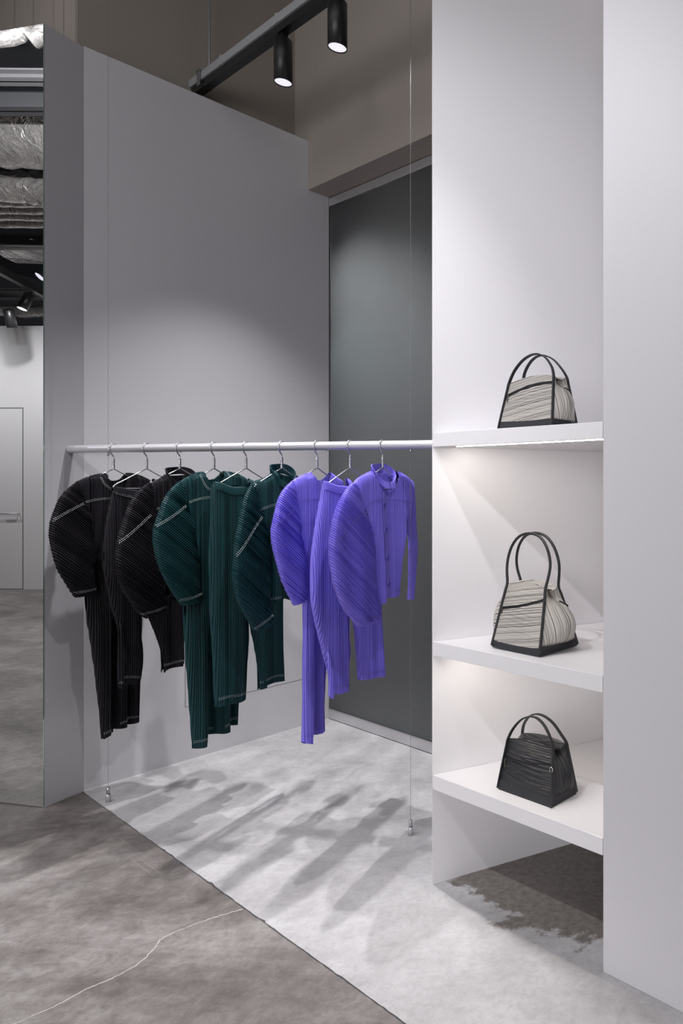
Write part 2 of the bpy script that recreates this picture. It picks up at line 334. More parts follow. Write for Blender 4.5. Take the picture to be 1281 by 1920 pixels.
M_RING = newmat('silver_ring', (0.7, 0.68, 0.62), 0.2, 1.0)
M_STITCH = newmat('pale_thread', (0.55, 0.58, 0.57), 0.7)
M_STITCH_P = newmat('violet_thread', (0.13, 0.095, 0.36), 0.7)
def emis(name, color, s):
    m = newmat(name, (0.9, 0.9, 0.9), 0.5); b = m.node_tree.nodes['Principled BSDF']
    b.inputs['Emission Color'].default_value = color; b.inputs['Emission Strength'].default_value = s
    return m
M_LENS = emis('lamp_lens', (0.86, 0.84, 1.0, 1), 0.9)
M_LED = emis('led_strip', (1.0, 0.925, 0.82, 1), 120.0)

def cloth(name, base, hi, rough=0.62, sheen=0.25):
    m = newmat(name, base, rough, Sheen_Weight=sheen, Sheen_Roughness=0.4)
    m.node_tree.nodes['Principled BSDF'].inputs['Sheen Tint'].default_value = hi
    t = NT(m); c = t.coord()
    n1 = t.noise(c, 7, 3); n2 = t.noise(c, 900, 1)
    t.b.inputs['Specular IOR Level'].default_value = 0.28
    d = tuple(x * 0.8 for x in base[:3]) + (1,)
    t.l(t.mix(n1, d, base), t.b.inputs['Base Color'])
    t.bump(n2, 0.12, 0.0004)
    return m
M_CLOTH = {
    'black': cloth('black_pleated_cloth', (0.0062, 0.0050, 0.0078, 1), (0.30, 0.26, 0.45, 1), 0.68, 0.05),
    'green': cloth('green_pleated_cloth', (0.0045, 0.036, 0.042, 1), (0.08, 0.65, 0.62, 1), 0.62, 0.10),
    'violet': cloth('violet_pleated_cloth', (0.215, 0.170, 0.74, 1), (0.6, 0.55, 1.0, 1), 0.6, 0.15)}

def foil(name, tile=0.0):
    m = newmat(name, (0.62, 0.60, 0.57), 0.3, 0.78); t = NT(m); c = t.coord()
    a = t.noise(c, 8, 3, 0.55, 0.8); b = t.noise(c, 60, 3, 0.5)
    h = t.math('ADD', t.math('MULTIPLY', t.math('ABSOLUTE', t.math('SUBTRACT', a, 0.5)), 2.0), t.math('MULTIPLY', b, 0.12))
    t.bump(h, 0.55, 0.03)
    t.l(t.ramp(b, [(0.3, (0.55, 0.53, 0.51, 1)), (0.7, (0.85, 0.83, 0.80, 1))]), t.b.inputs['Base Color'])
    return m
M_FOIL = foil('crumpled_foil')

def concrete(name, dark, mid, light, right=False):
    m = newmat(name, mid, 0.45, Specular_IOR_Level=0.45); t = NT(m)
    tc = t.t.nodes.new('ShaderNodeTexCoord').outputs['Object']
    sm = t.coord((0.55, 1.9, 1), (0, 0, math.radians(55)))      # long trowel clouds
    n0 = t.noise(sm, 1.1, 7, 0.62, 0.6); n1 = t.noise(tc, 3.2, 8, 0.65, 0.3)
    n2 = t.noise(tc, 42, 5, 0.7); n3 = t.noise(tc, 340, 3, 0.6); nb = t.noise(tc, 0.55, 2)
    n1b = t.noise(tc, 15, 8, 0.75, 0.4)
    f = t.math('ADD', t.math('ADD', t.math('MULTIPLY', n0, 0.42), t.math('MULTIPLY', n1, 0.32)), t.math('MULTIPLY', n1b, 0.26))
    col = t.ramp(f, [(0.40, dark), (0.5, mid), (0.60, light)])
    scuff = t.ramp(t.noise(t.coord((0.8, 3.0, 1), (0, 0, math.radians(48))), 4.5, 9, 0.72, 1.2), [(0.56, 0.0), (0.68, 1.0)])
    col = t.mix(t.math('MULTIPLY', scuff, 0.20 if right else 0.5), col, tuple(x * 0.85 for x in dark[:3]) + (1,))
    col = t.mix(t.math('MULTIPLY', t.ramp(n2, [(0.35, 1.0), (0.55, 0.0)]), 0.22), col, tuple(x * 0.6 for x in dark[:3]) + (1,))
    col = t.mix(t.math('MULTIPLY', t.ramp(n3, [(0.30, 1.0), (0.42, 0.0)]), 0.35), col, tuple(x * 0.5 for x in dark[:3]) + (1,))
    # fine trowel scratches
    sc = t.coord((2.0, 70, 1), (0, 0, math.radians(-20))); n4 = t.noise(sc, 3, 4, 0.6)
    col = t.mix(t.math('MULTIPLY', t.ramp(n4, [(0.62, 0.0), (0.72, 1.0)]), 0.12), col, light)
    sx = t.t.nodes.new('ShaderNodeSeparateXYZ'); t.l(tc, sx.inputs[0])
    q = t.math('ADD', t.math('MULTIPLY', sx.outputs[0], float(WD[0])), t.math('MULTIPLY', sx.outputs[1], float(WD[1])))
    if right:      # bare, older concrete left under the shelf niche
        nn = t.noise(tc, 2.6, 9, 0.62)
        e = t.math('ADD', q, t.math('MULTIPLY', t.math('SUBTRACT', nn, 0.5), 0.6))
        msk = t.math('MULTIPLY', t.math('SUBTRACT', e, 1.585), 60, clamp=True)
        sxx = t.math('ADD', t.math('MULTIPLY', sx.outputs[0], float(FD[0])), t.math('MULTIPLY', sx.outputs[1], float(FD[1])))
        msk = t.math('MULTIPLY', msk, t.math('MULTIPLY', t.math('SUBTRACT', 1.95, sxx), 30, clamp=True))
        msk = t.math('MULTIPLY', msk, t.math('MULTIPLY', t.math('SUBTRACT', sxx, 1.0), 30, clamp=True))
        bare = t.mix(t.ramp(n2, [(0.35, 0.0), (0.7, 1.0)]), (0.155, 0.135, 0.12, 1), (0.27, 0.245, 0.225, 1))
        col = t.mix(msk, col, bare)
    t.l(col, t.b.inputs['Base Color'])
    t.l(t.math('ADD', 0.30, t.math('MULTIPLY', n1, 0.3)), t.b.inputs['Roughness'])
    t.bump(t.math('ADD', t.math('MULTIPLY', n3, 0.6), n2), 0.18, 0.0015)
    return m
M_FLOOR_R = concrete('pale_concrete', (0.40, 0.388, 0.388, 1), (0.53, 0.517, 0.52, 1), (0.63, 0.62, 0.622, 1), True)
M_FLOOR_L = concrete('brown_grey_concrete', (0.115, 0.100, 0.092, 1), (0.225, 0.202, 0.190, 1), (0.38, 0.355, 0.34, 1))

def frosted():
    m = newmat('frosted_glass', (0.565, 0.57, 0.59), 0.42, IOR=1.45, Transmission_Weight=1.0)
    t = NT(m); t.bump(t.noise(t.coord(), 500, 2), 0.05, 0.0005)
    return m
M_FROST = frosted()

# ------------------------------------------------------------------ floor
QJ = 1.112                                   # the slab joint runs parallel to the shelf fronts
EXT = 14.0
def joint_edge(off, seed):
    r = random.Random(seed); pts = []
    s = EXT
    while s > -8:
        near = -0.5 < s < 4.3
        big = r.random() < 0.04
        q = QJ + off + (r.uniform(-0.0012, 0.0012) + (off / abs(off)) * (r.uniform(0.001, 0.005) if big else 0) if near else 0)
        pts.append(sq(s, q)); s -= r.uniform(0.008, 0.03) if near else 0.8
    return pts
ea = joint_edge(0.0022, 3); eb = joint_edge(-0.0022, 4)
MB().prism([tuple(p) for p in ea] + [tuple(sq(-8, 9)), tuple(sq(EXT, 9))], -0.04, 0.0).build('floor', M_FLOOR_R, kind='structure')
fl_left = MB().prism([tuple(p) for p in eb] + [tuple(sq(-8, -9)), tuple(sq(EXT, -9))], -0.04, 0.0).build('floor', M_FLOOR_L, kind='structure')
m = MB(); m.prism([tuple(sq(EXT, QJ - 0.3)), tuple(sq(EXT, QJ + 0.3)), tuple(sq(-8, QJ + 0.3)), tuple(sq(-8, QJ - 0.3))], -0.09, -0.042)
m.build('trim_1', M_JOINT, kind='structure')
# pale filled crack wandering across the front slab
CRK = [(-1.312, 2.256), (-1.345, 2.236), (-1.401, 2.195), (-1.442, 2.155), (-1.475, 2.11), (-1.468, 2.066), (-1.467, 2.004), (-1.495, 1.945), (-1.537, 1.898), (-1.570, 1.840), (-1.603, 1.802), (-1.623, 1.776), (-1.70, 1.72), (-1.78, 1.62)]
cp = catmull(CRK, 10); vs = []; rr = random.Random(5)
for i, p in enumerate(cp):
    t = cp[min(i + 1, len(cp) - 1)] - cp[max(i - 1, 0)]; t = t / np.linalg.norm(t); nn = np.array((-t[1], t[0]))
    p = p + nn * rr.uniform(-0.002, 0.002); w = rr.uniform(0.0012, 0.0028)
    vs += [(p[0] + nn[0] * w, p[1] + nn[1] * w, 0.0006), (p[0] - nn[0] * w, p[1] - nn[1] * w, 0.0006)]
MB().add(vs, [(2 * i, 2 * i + 1, 2 * i + 3, 2 * i + 2) for i in range(len(cp) - 1)]).build('crack_filler', newmat('pale_filler', (0.52, 0.50, 0.47), 0.7), fl_left, recalc=False)
# saw marks beside the joint
m = MB()
for k, (s0, s1, q0) in enumerate(((3.12, 2.80, QJ - 0.078), (3.05, 2.83, QJ - 0.098), (3.3, 3.02, QJ - 0.064))):
    a = sq(s0, q0); b = sq(s1, q0 + 0.004); nn = WD * 0.0007
    m.add([(a[0] + nn[0], a[1] + nn[1], 0.0005), (a[0] - nn[0], a[1] - nn[1], 0.0005), (b[0] - nn[0], b[1] - nn[1], 0.0005), (b[0] + nn[0], b[1] + nn[1], 0.0005)], [(0, 1, 2, 3)])
m.build('saw_mark', newmat('saw_dust_grey', (0.33, 0.31, 0.295), 0.8), fl_left, recalc=False)

# ------------------------------------------------------------------ shell of the room
M0 = np.array((-2.5868, 2.9692)); W0 = np.array((-2.5439, 3.1244)); CN = np.array((-1.8663, 4.1008))
TOPW = 3.41; ZB = 3.128; CEIL = 4.9
m = MB()
m.wallpoly((-13, -7), (1, 0), [(0, -0.1), (18, -0.1), (18, CEIL), (0, CEIL)], (0, -1), 0.1); m.build('wall_rear', M_SOFT, kind='structure')
MB().wallpoly((-13, 8.5), (1, 0), [(0, -0.1), (18, -0.1), (18, CEIL), (0, CEIL)], (0, 1), 0.1).build('wall_far', M_TAUPE, kind='structure')
MB().wallpoly((-13, -7), (0, 1), [(0, -0.1), (15.5, -0.1), (15.5, CEIL), (0, CEIL)], (-1, 0), 0.1).build('wall_side', M_DARK, kind='structure')
MB().wallpoly((5, -7), (0, 1), [(0, -0.1), (15.5, -0.1), (15.5, CEIL), (0, CEIL)], (1, 0), 0.1).build('wall_east', M_SOFT, kind='structure')
MB().prism([(-13.1, -7.1), (5.1, -7.1), (5.1, 8.6), (-13.1, 8.6)], CEIL, CEIL + 0.1).build('ceiling', M_DARK, kind='structure')

# white display wall with its stepped end
tC = float((CN - W0) @ WD); tA = tC - 0.1285
wl = MB().wallpoly(W0, WD, [(0, 0), (tC, 0), (tC, ZB), (tA, ZB), (tA, TOPW + 0.005), (0, TOPW)], FD, 0.10).build('wall_left', M_WALL, kind='structure', bevel=0.0015)
# flush service panel: a narrow open joint on the wall
m = MB(); p0 = 0.416; zb = 0.274; jw = 0.0022
def onwall(t, z, off=0.0008): return (W0[0] + WD[0] * t - FD[0] * off, W0[1] + WD[1] * t - FD[1] * off, z)
for (ta, za, tb, zb2) in ((p0 - jw / 2, zb, p0 + jw / 2, 1.05), (p0, zb - jw / 2, tC, zb + jw / 2)):
    m.add([onwall(ta, za), onwall(tb, za), onwall(tb, zb2), onwall(ta, zb2)], [(0, 1, 2, 3)])
m.build('panel_joint', M_JOINT, wl, recalc=False)
# pale line at the floor
m = MB(); m.add([onwall(0.002, 0.0), onwall(tC, 0.0), onwall(tC, 0.004), onwall(0.002, 0.004)], [(0, 1, 2, 3)])
m.build('sealant_line', newmat('pale_sealant', (0.8, 0.8, 0.8), 0.6), wl, recalc=False)

# grey pillar carrying the mirror
pl = [tuple(M0), tuple(M0 + MM * 1.5), tuple(M0 + MM * 1.5 + PD * 0.1595), tuple(W0 + FD * 0.0)]
MB().prism([(x, y) for x, y in pl], 0.0, 3.405).build('wall_pillar', M_GREY, kind='structure', bevel=0.001)
mo = M0 - PD * 0.007
mr = empty('wall_mirror', (mo[0], mo[1], 0.0), math.atan2(MM[1], MM[0]), 'tall frameless mirror covering the grey pillar at the left edge', 'mirror')
MB().box((0.72, -0.001, 1.704), (1.44, 0.001, 3.396)).build('silvered_face', M_MIRROR, mr)
MB().box((0.72, -0.0045, 1.704), (1.44, 0.005, 3.396)).build('edge', M_GLASS_EDGE, mr)
for o in mr.children: pass

# taupe bulkhead, recess behind the white wall with its shade in the paint and the pale column beside it
AB = sq(float(np.array((-1.93979, 3.99496)) @ FD), 2.176)
BB = np.array((-2.05982, 4.07826)); DD = np.array((-2.6515, 3.22561))
sB = float(BB @ FD)
MB().prism([tuple(BB), tuple(sq(-1.5, 2.176)), tuple(sq(-1.5, 3.2)), tuple(sq(sB, 3.2))], ZB, CEIL).build('wall_bulkhead', M_TAUPE, kind='structure')
MB().prism([tuple(BB), tuple(DD), tuple(DD + FD * 0.9), tuple(BB + FD * 0.9)], 0.0, CEIL).build('wall_recess', M_TAUPE_SHADED, kind='structure')
wc = MB().prism([tuple(DD - WD * 0.0), tuple(DD + FD * 0.9), tuple(DD + FD * 0.9 + WD * 0.4), tuple(DD + WD * 0.05)], 0.0, CEIL)
m = MB(); m.wallpoly(DD - WD * 0.012, FD, [(0, 0), (6, 0), (6, CEIL), (0, CEIL)], WD, 0.011)
wt = m.build('wall_column', M_TAUPE, kind='structure')
m = MB()
for t in (0.155, 0.30, 0.62, 0.95):
    a = DD - WD * 0.0128 + FD * t; b = a + FD * 0.003
    m.add([(a[0], a[1], 3), (b[0], b[1], 3), (b[0], b[1], CEIL), (a[0], a[1], CEIL)], [(0, 1, 2, 3)])
m.build('panel_joint', M_JOINT, wt, recalc=False)

# frosted glass wall with aluminium channels, dark store room behind
sC = float(CN @ FD); qG = float(CN @ WD)
GL = 2.4
gw = empty('window_1', (CN[0], CN[1], 0), 0, None, None, kind='structure')
def gp(t, off, z): p = CN - FD * t + WD * off; return (p[0], p[1], z)
def gbox(name, mat, t0, t1, q0, q1, z0, z1, bevel=0):
    P = [CN - FD * t + WD * q for t, q in ((t0, q0), (t1, q0), (t1, q1), (t0, q1))]
    return MB().prism([(p[0] - CN[0], p[1] - CN[1]) for p in P], z0, z1).build(name, mat, gw, bevel=bevel)
gbox('glass_pane', M_FROST, 0.003, GL, 0.006, 0.016, 0.062, 3.074)
gbox('kick_plate', M_ALU, 0.0, GL, -0.002, 0.024, 0.004, 0.060, 0.0015)
gbox('channel_lip', M_STEEL, 0.0, GL, -0.004, 0.004, 0.056, 0.0645, 0.001)
gbox('head_channel', M_ALU, 0.0, GL, 0.0, 0.022, 3.074, 3.122, 0.0015)
MB().prism([tuple(CN - FD * 0 + WD * 0.024), tuple(CN - FD * GL + WD * 0.024), tuple(CN - FD * GL + WD * 0.12), tuple(CN + WD * 0.12)], ZB - 0.015, ZB + 0.002).build('trim_2', M_TAUPE, kind='structure')
MB().prism([tuple(CN + WD * 0.02), tuple(CN + FD * 0.12 + WD * 0.02), tuple(CN + FD * 0.12 + WD * 1.8), tuple(CN + WD * 1.8)], 0, ZB).build('wall_store_left', M_SOFT, kind='structure')
MB().wallpoly(CN + WD * 1.5, -FD, [(-0.1, 0), (3.5, 0), (3.5, ZB), (-0.1, ZB)], WD, 0.1).build('wall_store_back', paint('store_grey', (0.22, 0.22, 0.215, 1), 0.8), kind='structure')
MB().wallpoly(CN - FD * 2.45 + WD * 0.03, WD, [(0, 0), (1.6, 0), (1.6, ZB), (0, ZB)], -FD, 0.1).build('wall_store_right', paint('store_dark', (0.13, 0.125, 0.11, 1), 0.8), kind='structure')

# shelf niche block on the right
C0 = np.array((-0.72807, 2.39759)); P1 = np.array((-0.10589, 1.96584)); TN = 4.3
N1 = C0 + ND * 0.95; k = float((N1 - P1) @ WD); wdt = float((N1 - P1) @ FD)
B1 = P1 + WD * k
def out(p, n, d): return p + n * d
nN = np.array((-ND[1], ND[0]))
MB().prism([tuple(C0), tuple(N1), tuple(N1 + nN * 0.05), tuple(C0 + nN * 0.004)], 0, TN).build('wall_niche', M_NICHE, kind='structure')
MB().prism([tuple(N1), tuple(B1 - FD * 0.1), tuple(B1 - FD * 0.1 + WD * 0.05), tuple(N1 + WD * 0.05)], 0, TN).build('wall_niche_back', M_NICHE, kind='structure')
wr = MB().prism([tuple(P1), tuple(P1 + WD * (k + 0.05)), tuple(P1 + WD * (k + 0.05) - FD * 3.4), tuple(P1 - FD * 3.4)], 0, TN).build('wall_right', M_WHITE, kind='structure', bevel=0.002)
MB().prism([tuple(C0), tuple(P1), tuple(B1), tuple(N1)], TN - 0.04, TN).build('wall_niche_top', M_NICHE, kind='structure')

SHELVES = [(1.535, 1.584, 'topmost white shelf of the niche, level with the clothes rail', True),
           (0.8025, 0.852, 'white middle shelf of the niche carrying the tall handled bag', True),
           (0.334, 0.384, 'lowest white shelf of the niche carrying the black bag', False)]
for z0, z1, lab, led in SHELVES:
    so = np.array((C0[0], C0[1]))
    root = empty('wall_shelf', (so[0], so[1], z0), 0, lab, 'shelf', 'white shelves in the lit niche')
    e = 0.0015
    P = [C0 + ND * 0.0 - FD * e, P1 + FD * e, B1 + FD * e - WD * e, N1 - WD * e - FD * e]
    MB().prism([(p[0] - so[0], p[1] - so[1]) for p in P], 0, z1 - z0).build('board', M_NICHE, root, bevel=0.0015)
    if led:
        a = C0 - FD * 0.10 + WD * 0.026 - so; b = P1 + FD * 0.012 + WD * 0.026 - so
        MB().prism([tuple(a - WD * 0.002), tuple(b - WD * 0.002), tuple(b + WD * 0.002), tuple(a + WD * 0.002)], -0.0018, -0.0004).build('light_strip', M_LED, root, label='warm white light strip')

# ------------------------------------------------------------------ lighting track and lamps
TS0, TQ = 4.086, 1.636; ZT = 3.462
o = sq(TS0, TQ); tr = empty('lighting_track', (o[0], o[1], ZT), math.atan2(-FD[1], -FD[0]), 'black ceiling lighting track with grey raceway on top, running over the white wall', 'track')
L_ = 2.08
MB().box((L_ / 2, 0, 0.02), (L_, 0.036, 0.040)).build('rail', M_BLACK, tr, bevel=0.001)
m = MB(); m.box((L_ / 2, -0.0225, -0.0), (L_, 0.004, 0.008)); m.build('lip', M_BLACK, tr)
MB().box((L_ / 2, 0, 0.0615), (L_, 0.054, 0.041)).build('raceway', M_TRACKG, tr, bevel=0.002, label='grey metal raceway')
for x in (0.42, 0.955, 1.70):
    MB().box((x, 0, 0.062), (0.02, 0.060, 0.046)).build('coupler', M_TRACKG, tr, bevel=0.001)
for x in (0.34, 1.00, 1.33):
    m = MB(); m.tube([(x, -0.018, 0.006), (x, -0.0215, 0.006)], 0.004, 8); m.build('screw', M_STEEL, tr)
# hanger rod, bracket and cable at the far end
xr = 0.19 + 0.42
m = MB(); m.tube([(xr - 0.42, 0.02, 0.05), (xr - 0.42, 0.02, CEIL - ZT)], 0.005, 8); m.build('threaded_rod', M_ZINC, tr, label='zinc threaded rod')
m = MB(); m.tube([(xr - 0.46, 0.035, 0.03), (xr - 0.46, 0.035, CEIL - ZT)], 0.0018, 6); m.build('cable', M_ZINC, tr)
m = MB(); m.box((xr - 0.42, 0.0, 0.088), (0.034, 0.075, 0.006)); m.box((xr - 0.42, -0.032, 0.05), (0.03, 0.004, 0.08)); m.box((xr - 0.42, 0.03, 0.05), (0.03, 0.004, 0.08))
m.tube([(xr - 0.42, 0.02, 0.085), (xr - 0.42, 0.02, 0.105)], 0.010, 6, smooth=False); m.tube([(xr - 0.42, -0.045, 0.07), (xr - 0.42, 0.04, 0.07)], 0.004, 6)
m.build('clamp', M_ZINC, tr)

def spotlight(p, z, label, zt=ZT, R=0.0384, tilt=None, group=None, lit=True, h=0.195):
    root = empty('track_spotlight', (p[0], p[1], z), math.atan2(FD[1], FD[0]) if tilt is None else 0, label, 'lamp', group)
    if tilt is not None: root.rotation_euler = tilt
    m = MB(); m.lathe([(R - 0.003, 0.012), (R - 0.003, 0.0), (R, 0.0), (R, h - 0.004), (R - 0.004, h)], n=40)
    # open lower end: drop the bottom cap
    m.f = [f for i, f in enumerate(m.f) if not (len(f) == 40 and max(f) < 41)]; m.mi = m.mi[:len(m.f)]; m.sm = m.sm[:len(m.f)]
    m.build('body', M_BLACK, root)
    if lit is not None:
        MB().lathe([(R - 0.0032, 0.004), (R - 0.0032, 0.010)], n=40, smooth=False).build('lens', M_LENS if lit else M_BLACK, root, label='glowing lens' if lit else None)
    if tilt is None:
        m = MB(); m.box((0, 0, h + (zt - z - h) / 2), (0.038, 0.026, zt - z - h + 0.002)); m.build('mount', M_BLACK, root, bevel=0.001)
        MB().lathe([(0.012, h - 0.001), (0.012, h + 0.012)], n=16).build('collar', M_BLACK, root)
    else:
        MB().lathe([(0.014, h), (0.014, h + 0.05)], n=12).build('mount', M_BLACK, root)
    return root
spotlight(sq(3.120, TQ), LAMP_Z, 'lit black cylinder lamp, lower and further of the two on the track')
spotlight(sq(2.684, TQ), LAMP_Z, 'lit black cylinder lamp, higher and nearer of the two, beside the bulkhead')

# ------------------------------------------------------------------ hanging rail, cables
RL = np.array((-2.35379, 3.02428)); RR = np.array((-0.91768, 2.73384)); ZR = 1.562
e0 = RL + MD * 0.203; e1 = RR - MD * 0.20
Lr = float(np.linalg.norm(e1 - e0))
rl = empty('hanging_rail', (e0[0], e0[1], ZR), math.atan2(-MD[1], -MD[0]), 'long matt silver clothes rail carried by two thin cables', 'rail')
m = MB(); m.tube([(0.002, 0, 0), (Lr - 0.002, 0, 0)], 0.0175, 32, caps=False); m.build('tube', M_RAIL, rl)
for x, s in ((0, 1), (Lr, -1)):
    m = MB(); m.tube([(x - s * 0.006, 0, 0), (x - s * 0.004, 0, 0), (x + s * 0.004, 0, 0)], [0.0135, 0.0165, 0.0175], 32, smooth=False); m.build('end_cap', M_RAIL, rl)
for x in (0.58, 1.29):
    MB().lathe([(0.004, -0.0205), (0.004, -0.015)], (x, 0, 0), 12).build('grub_screw', M_STEEL, rl)
for p, lab in ((RL, 'thin steel cable at the left end of the rail, from ceiling to floor'), (RR, 'thin steel cable near the shelf niche, from ceiling to floor')):
    r = empty('suspension_cable', (p[0], p[1], 0), 0.3, lab, 'cable', 'cables holding the clothes rail')
    m = MB(); m.tube([(0, 0, 0.05), (0, 0, 2.4), (0, 0, CEIL)], 0.0006, 6); m.build('wire', M_CABLE, r)
    MB().lathe([(0.0045, ZR - 0.031), (0.0045, ZR - 0.0155)], n=12).build('ferrule', M_STEEL, r)
    m = MB(); m.lathe([(0.0098, 0.0), (0.0098, 0.030), (0.0090, 0.032)], n=20); m.build('floor_socket', M_ALU, r, bevel=0)
    m = MB(); m.lathe([(0.0068, 0.032), (0.0068, 0.058), (0.0045, 0.062)], n=20); m.build('turnbuckle', M_STEEL, r)

# ------------------------------------------------------------------ hangers
HX = [-0.0286, -0.2035, -0.3744, -0.5468, -0.7048, -0.8771, -1.0430, -1.1953, -1.3419]
def rail_pt(i): return RL + MD * HX[i]
ROT = math.atan2(PD[1], PD[0])
def hanger_parts(root):
    wr_ = 0.0027
    # hook over the rail, in the plane across the rail (x = across, z = up)
    hk = [(-0.0 + 0.0212 * math.cos(math.radians(a)), 0, 0.0212 * math.sin(math.radians(a))) for a in range(-35, 190, 12)]
    hk += [(-0.0200, 0, -0.009), (-0.012, 0, -0.022), (-0.004, 0, -0.030), (0.0, 0, -0.038), (0.0, 0, -0.046)]
    MB().tube(catmull(hk, 2), wr_, 8, up=(0, 1, 0)).build('hook', M_WIRE, root)
    m = MB()
    for ph in (0, math.pi):
        m.tube([(0.0030 * math.cos(ph + k * 0.8), 0.0030 * math.sin(ph + k * 0.8), -0.044 - k * 0.00155) for k in range(30)], 0.0026, 6)
    m.build('twisted_neck', M_WIRE, root)
    z0 = -0.090
    w = 0.150
    sh_ = [(0.002, 0, z0), (w * 0.5, 0, z0 - 0.034), (w, 0, z0 - 0.070), (w + 0.008, 0, z0 - 0.078), (w + 0.002, 0, z0 - 0.084), (w - 0.02, 0, z0 - 0.085), (0, 0, z0 - 0.085)]
    for s in (-1, 1):
        MB().tube([(s * x, y, z) for x, y, z in sh_[:4]], wr_, 8, up=(0, 1, 0)).build('arm', M_WIRE, root)
    lo = [(-w - 0.008, 0, z0 - 0.078), (-w - 0.002, 0, z0 - 0.084), (-w + 0.02, 0, z0 - 0.086), (w - 0.02, 0, z0 - 0.086), (w + 0.002, 0, z0 - 0.084), (w + 0.008, 0, z0 - 0.078)]
    MB().tube(lo, wr_, 8, up=(0, 1, 0)).build('bar', M_WIRE, root)
KIND = ['jumpsuit', 'trousers', 'jacket'] * 3
TONE = ['black'] * 3 + ['green'] * 3 + ['violet'] * 3
proto = None
for i in range(9):
    p = rail_pt(i)
    lab = 'twisted silver wire hanger holding the %s %s' % (TONE[i], KIND[i])
    if proto is None:
        r = empty('wire_hanger', (p[0], p[1], ZR), ROT, lab, 'hanger', 'wire hangers along the rail'); hanger_parts(r); proto = r
    else:
        r = proto.copy(); COL.objects.link(r); r.location = (p[0], p[1], ZR); r['label'] = lab
        for c in proto.children:
            d = c.copy(); COL.objects.link(d); d.parent = r
    r.rotation_euler = (0, 0, ROT + (0, 0.03, -0.02, 0.01, -0.02, 0.03, 0.0, -0.01, 0.0)[i])

# ------------------------------------------------------------------ pleated garments
def outline(key, smooth=True):
    raw = key if isinstance(key, list) else OUTLINE[key]
    P = [np.array(p[:2], float) / 1000 for p in raw]; fl = ['oc'[p[2]] for p in raw]; N = len(P)
    cor = []
    for i in range(N):
        a = P[i] - P[i - 1]; b = P[(i + 1) % N] - P[i]
        c = float(a @ b) / (np.linalg.norm(a) * np.linalg.norm(b) + 1e-9)
        cor.append(c < 0.80 or fl[i] != fl[i - 1])
    Q = []; F = []
    for i in range(N):
        p1, p2 = P[i], P[(i + 1) % N]
        p0 = P[i - 1] if not cor[i] else 2 * p1 - p2
        p3 = P[(i + 2) % N] if not cor[(i + 1) % N] else 2 * p2 - p1
        n = max(1, int(np.linalg.norm(p2 - p1) / 0.012))
        for k in range(n):
            t = k / n
            Q.append(0.5 * (2 * p1 + (p2 - p0) * t + (2 * p0 - 5 * p1 + 4 * p2 - p3) * t * t + (3 * p1 - p0 - 3 * p2 + p3) * t ** 3)); F.append(fl[i])
    return np.array(Q), F
def segdist(pt, Q, F):      # distance of points (n,2) to the closed ('c') edges
    A = Q; B = np.roll(Q, -1, 0); k = [i for i in range(len(Q)) if F[i] == 'c']
    if not k: return np.full(len(pt), 9.0)
    A = A[k]; B = B[k]; d = B - A; L2 = (d ** 2).sum(1) + 1e-12
    best = np.full(len(pt), 9.0)
    for j in range(len(k)):
        t = np.clip(((pt - A[j]) @ d[j]) / L2[j], 0, 1)
        q = pt - A[j] - t[:, None] * d[j]
        best = np.minimum(best, np.sqrt((q ** 2).sum(1)))
    return best
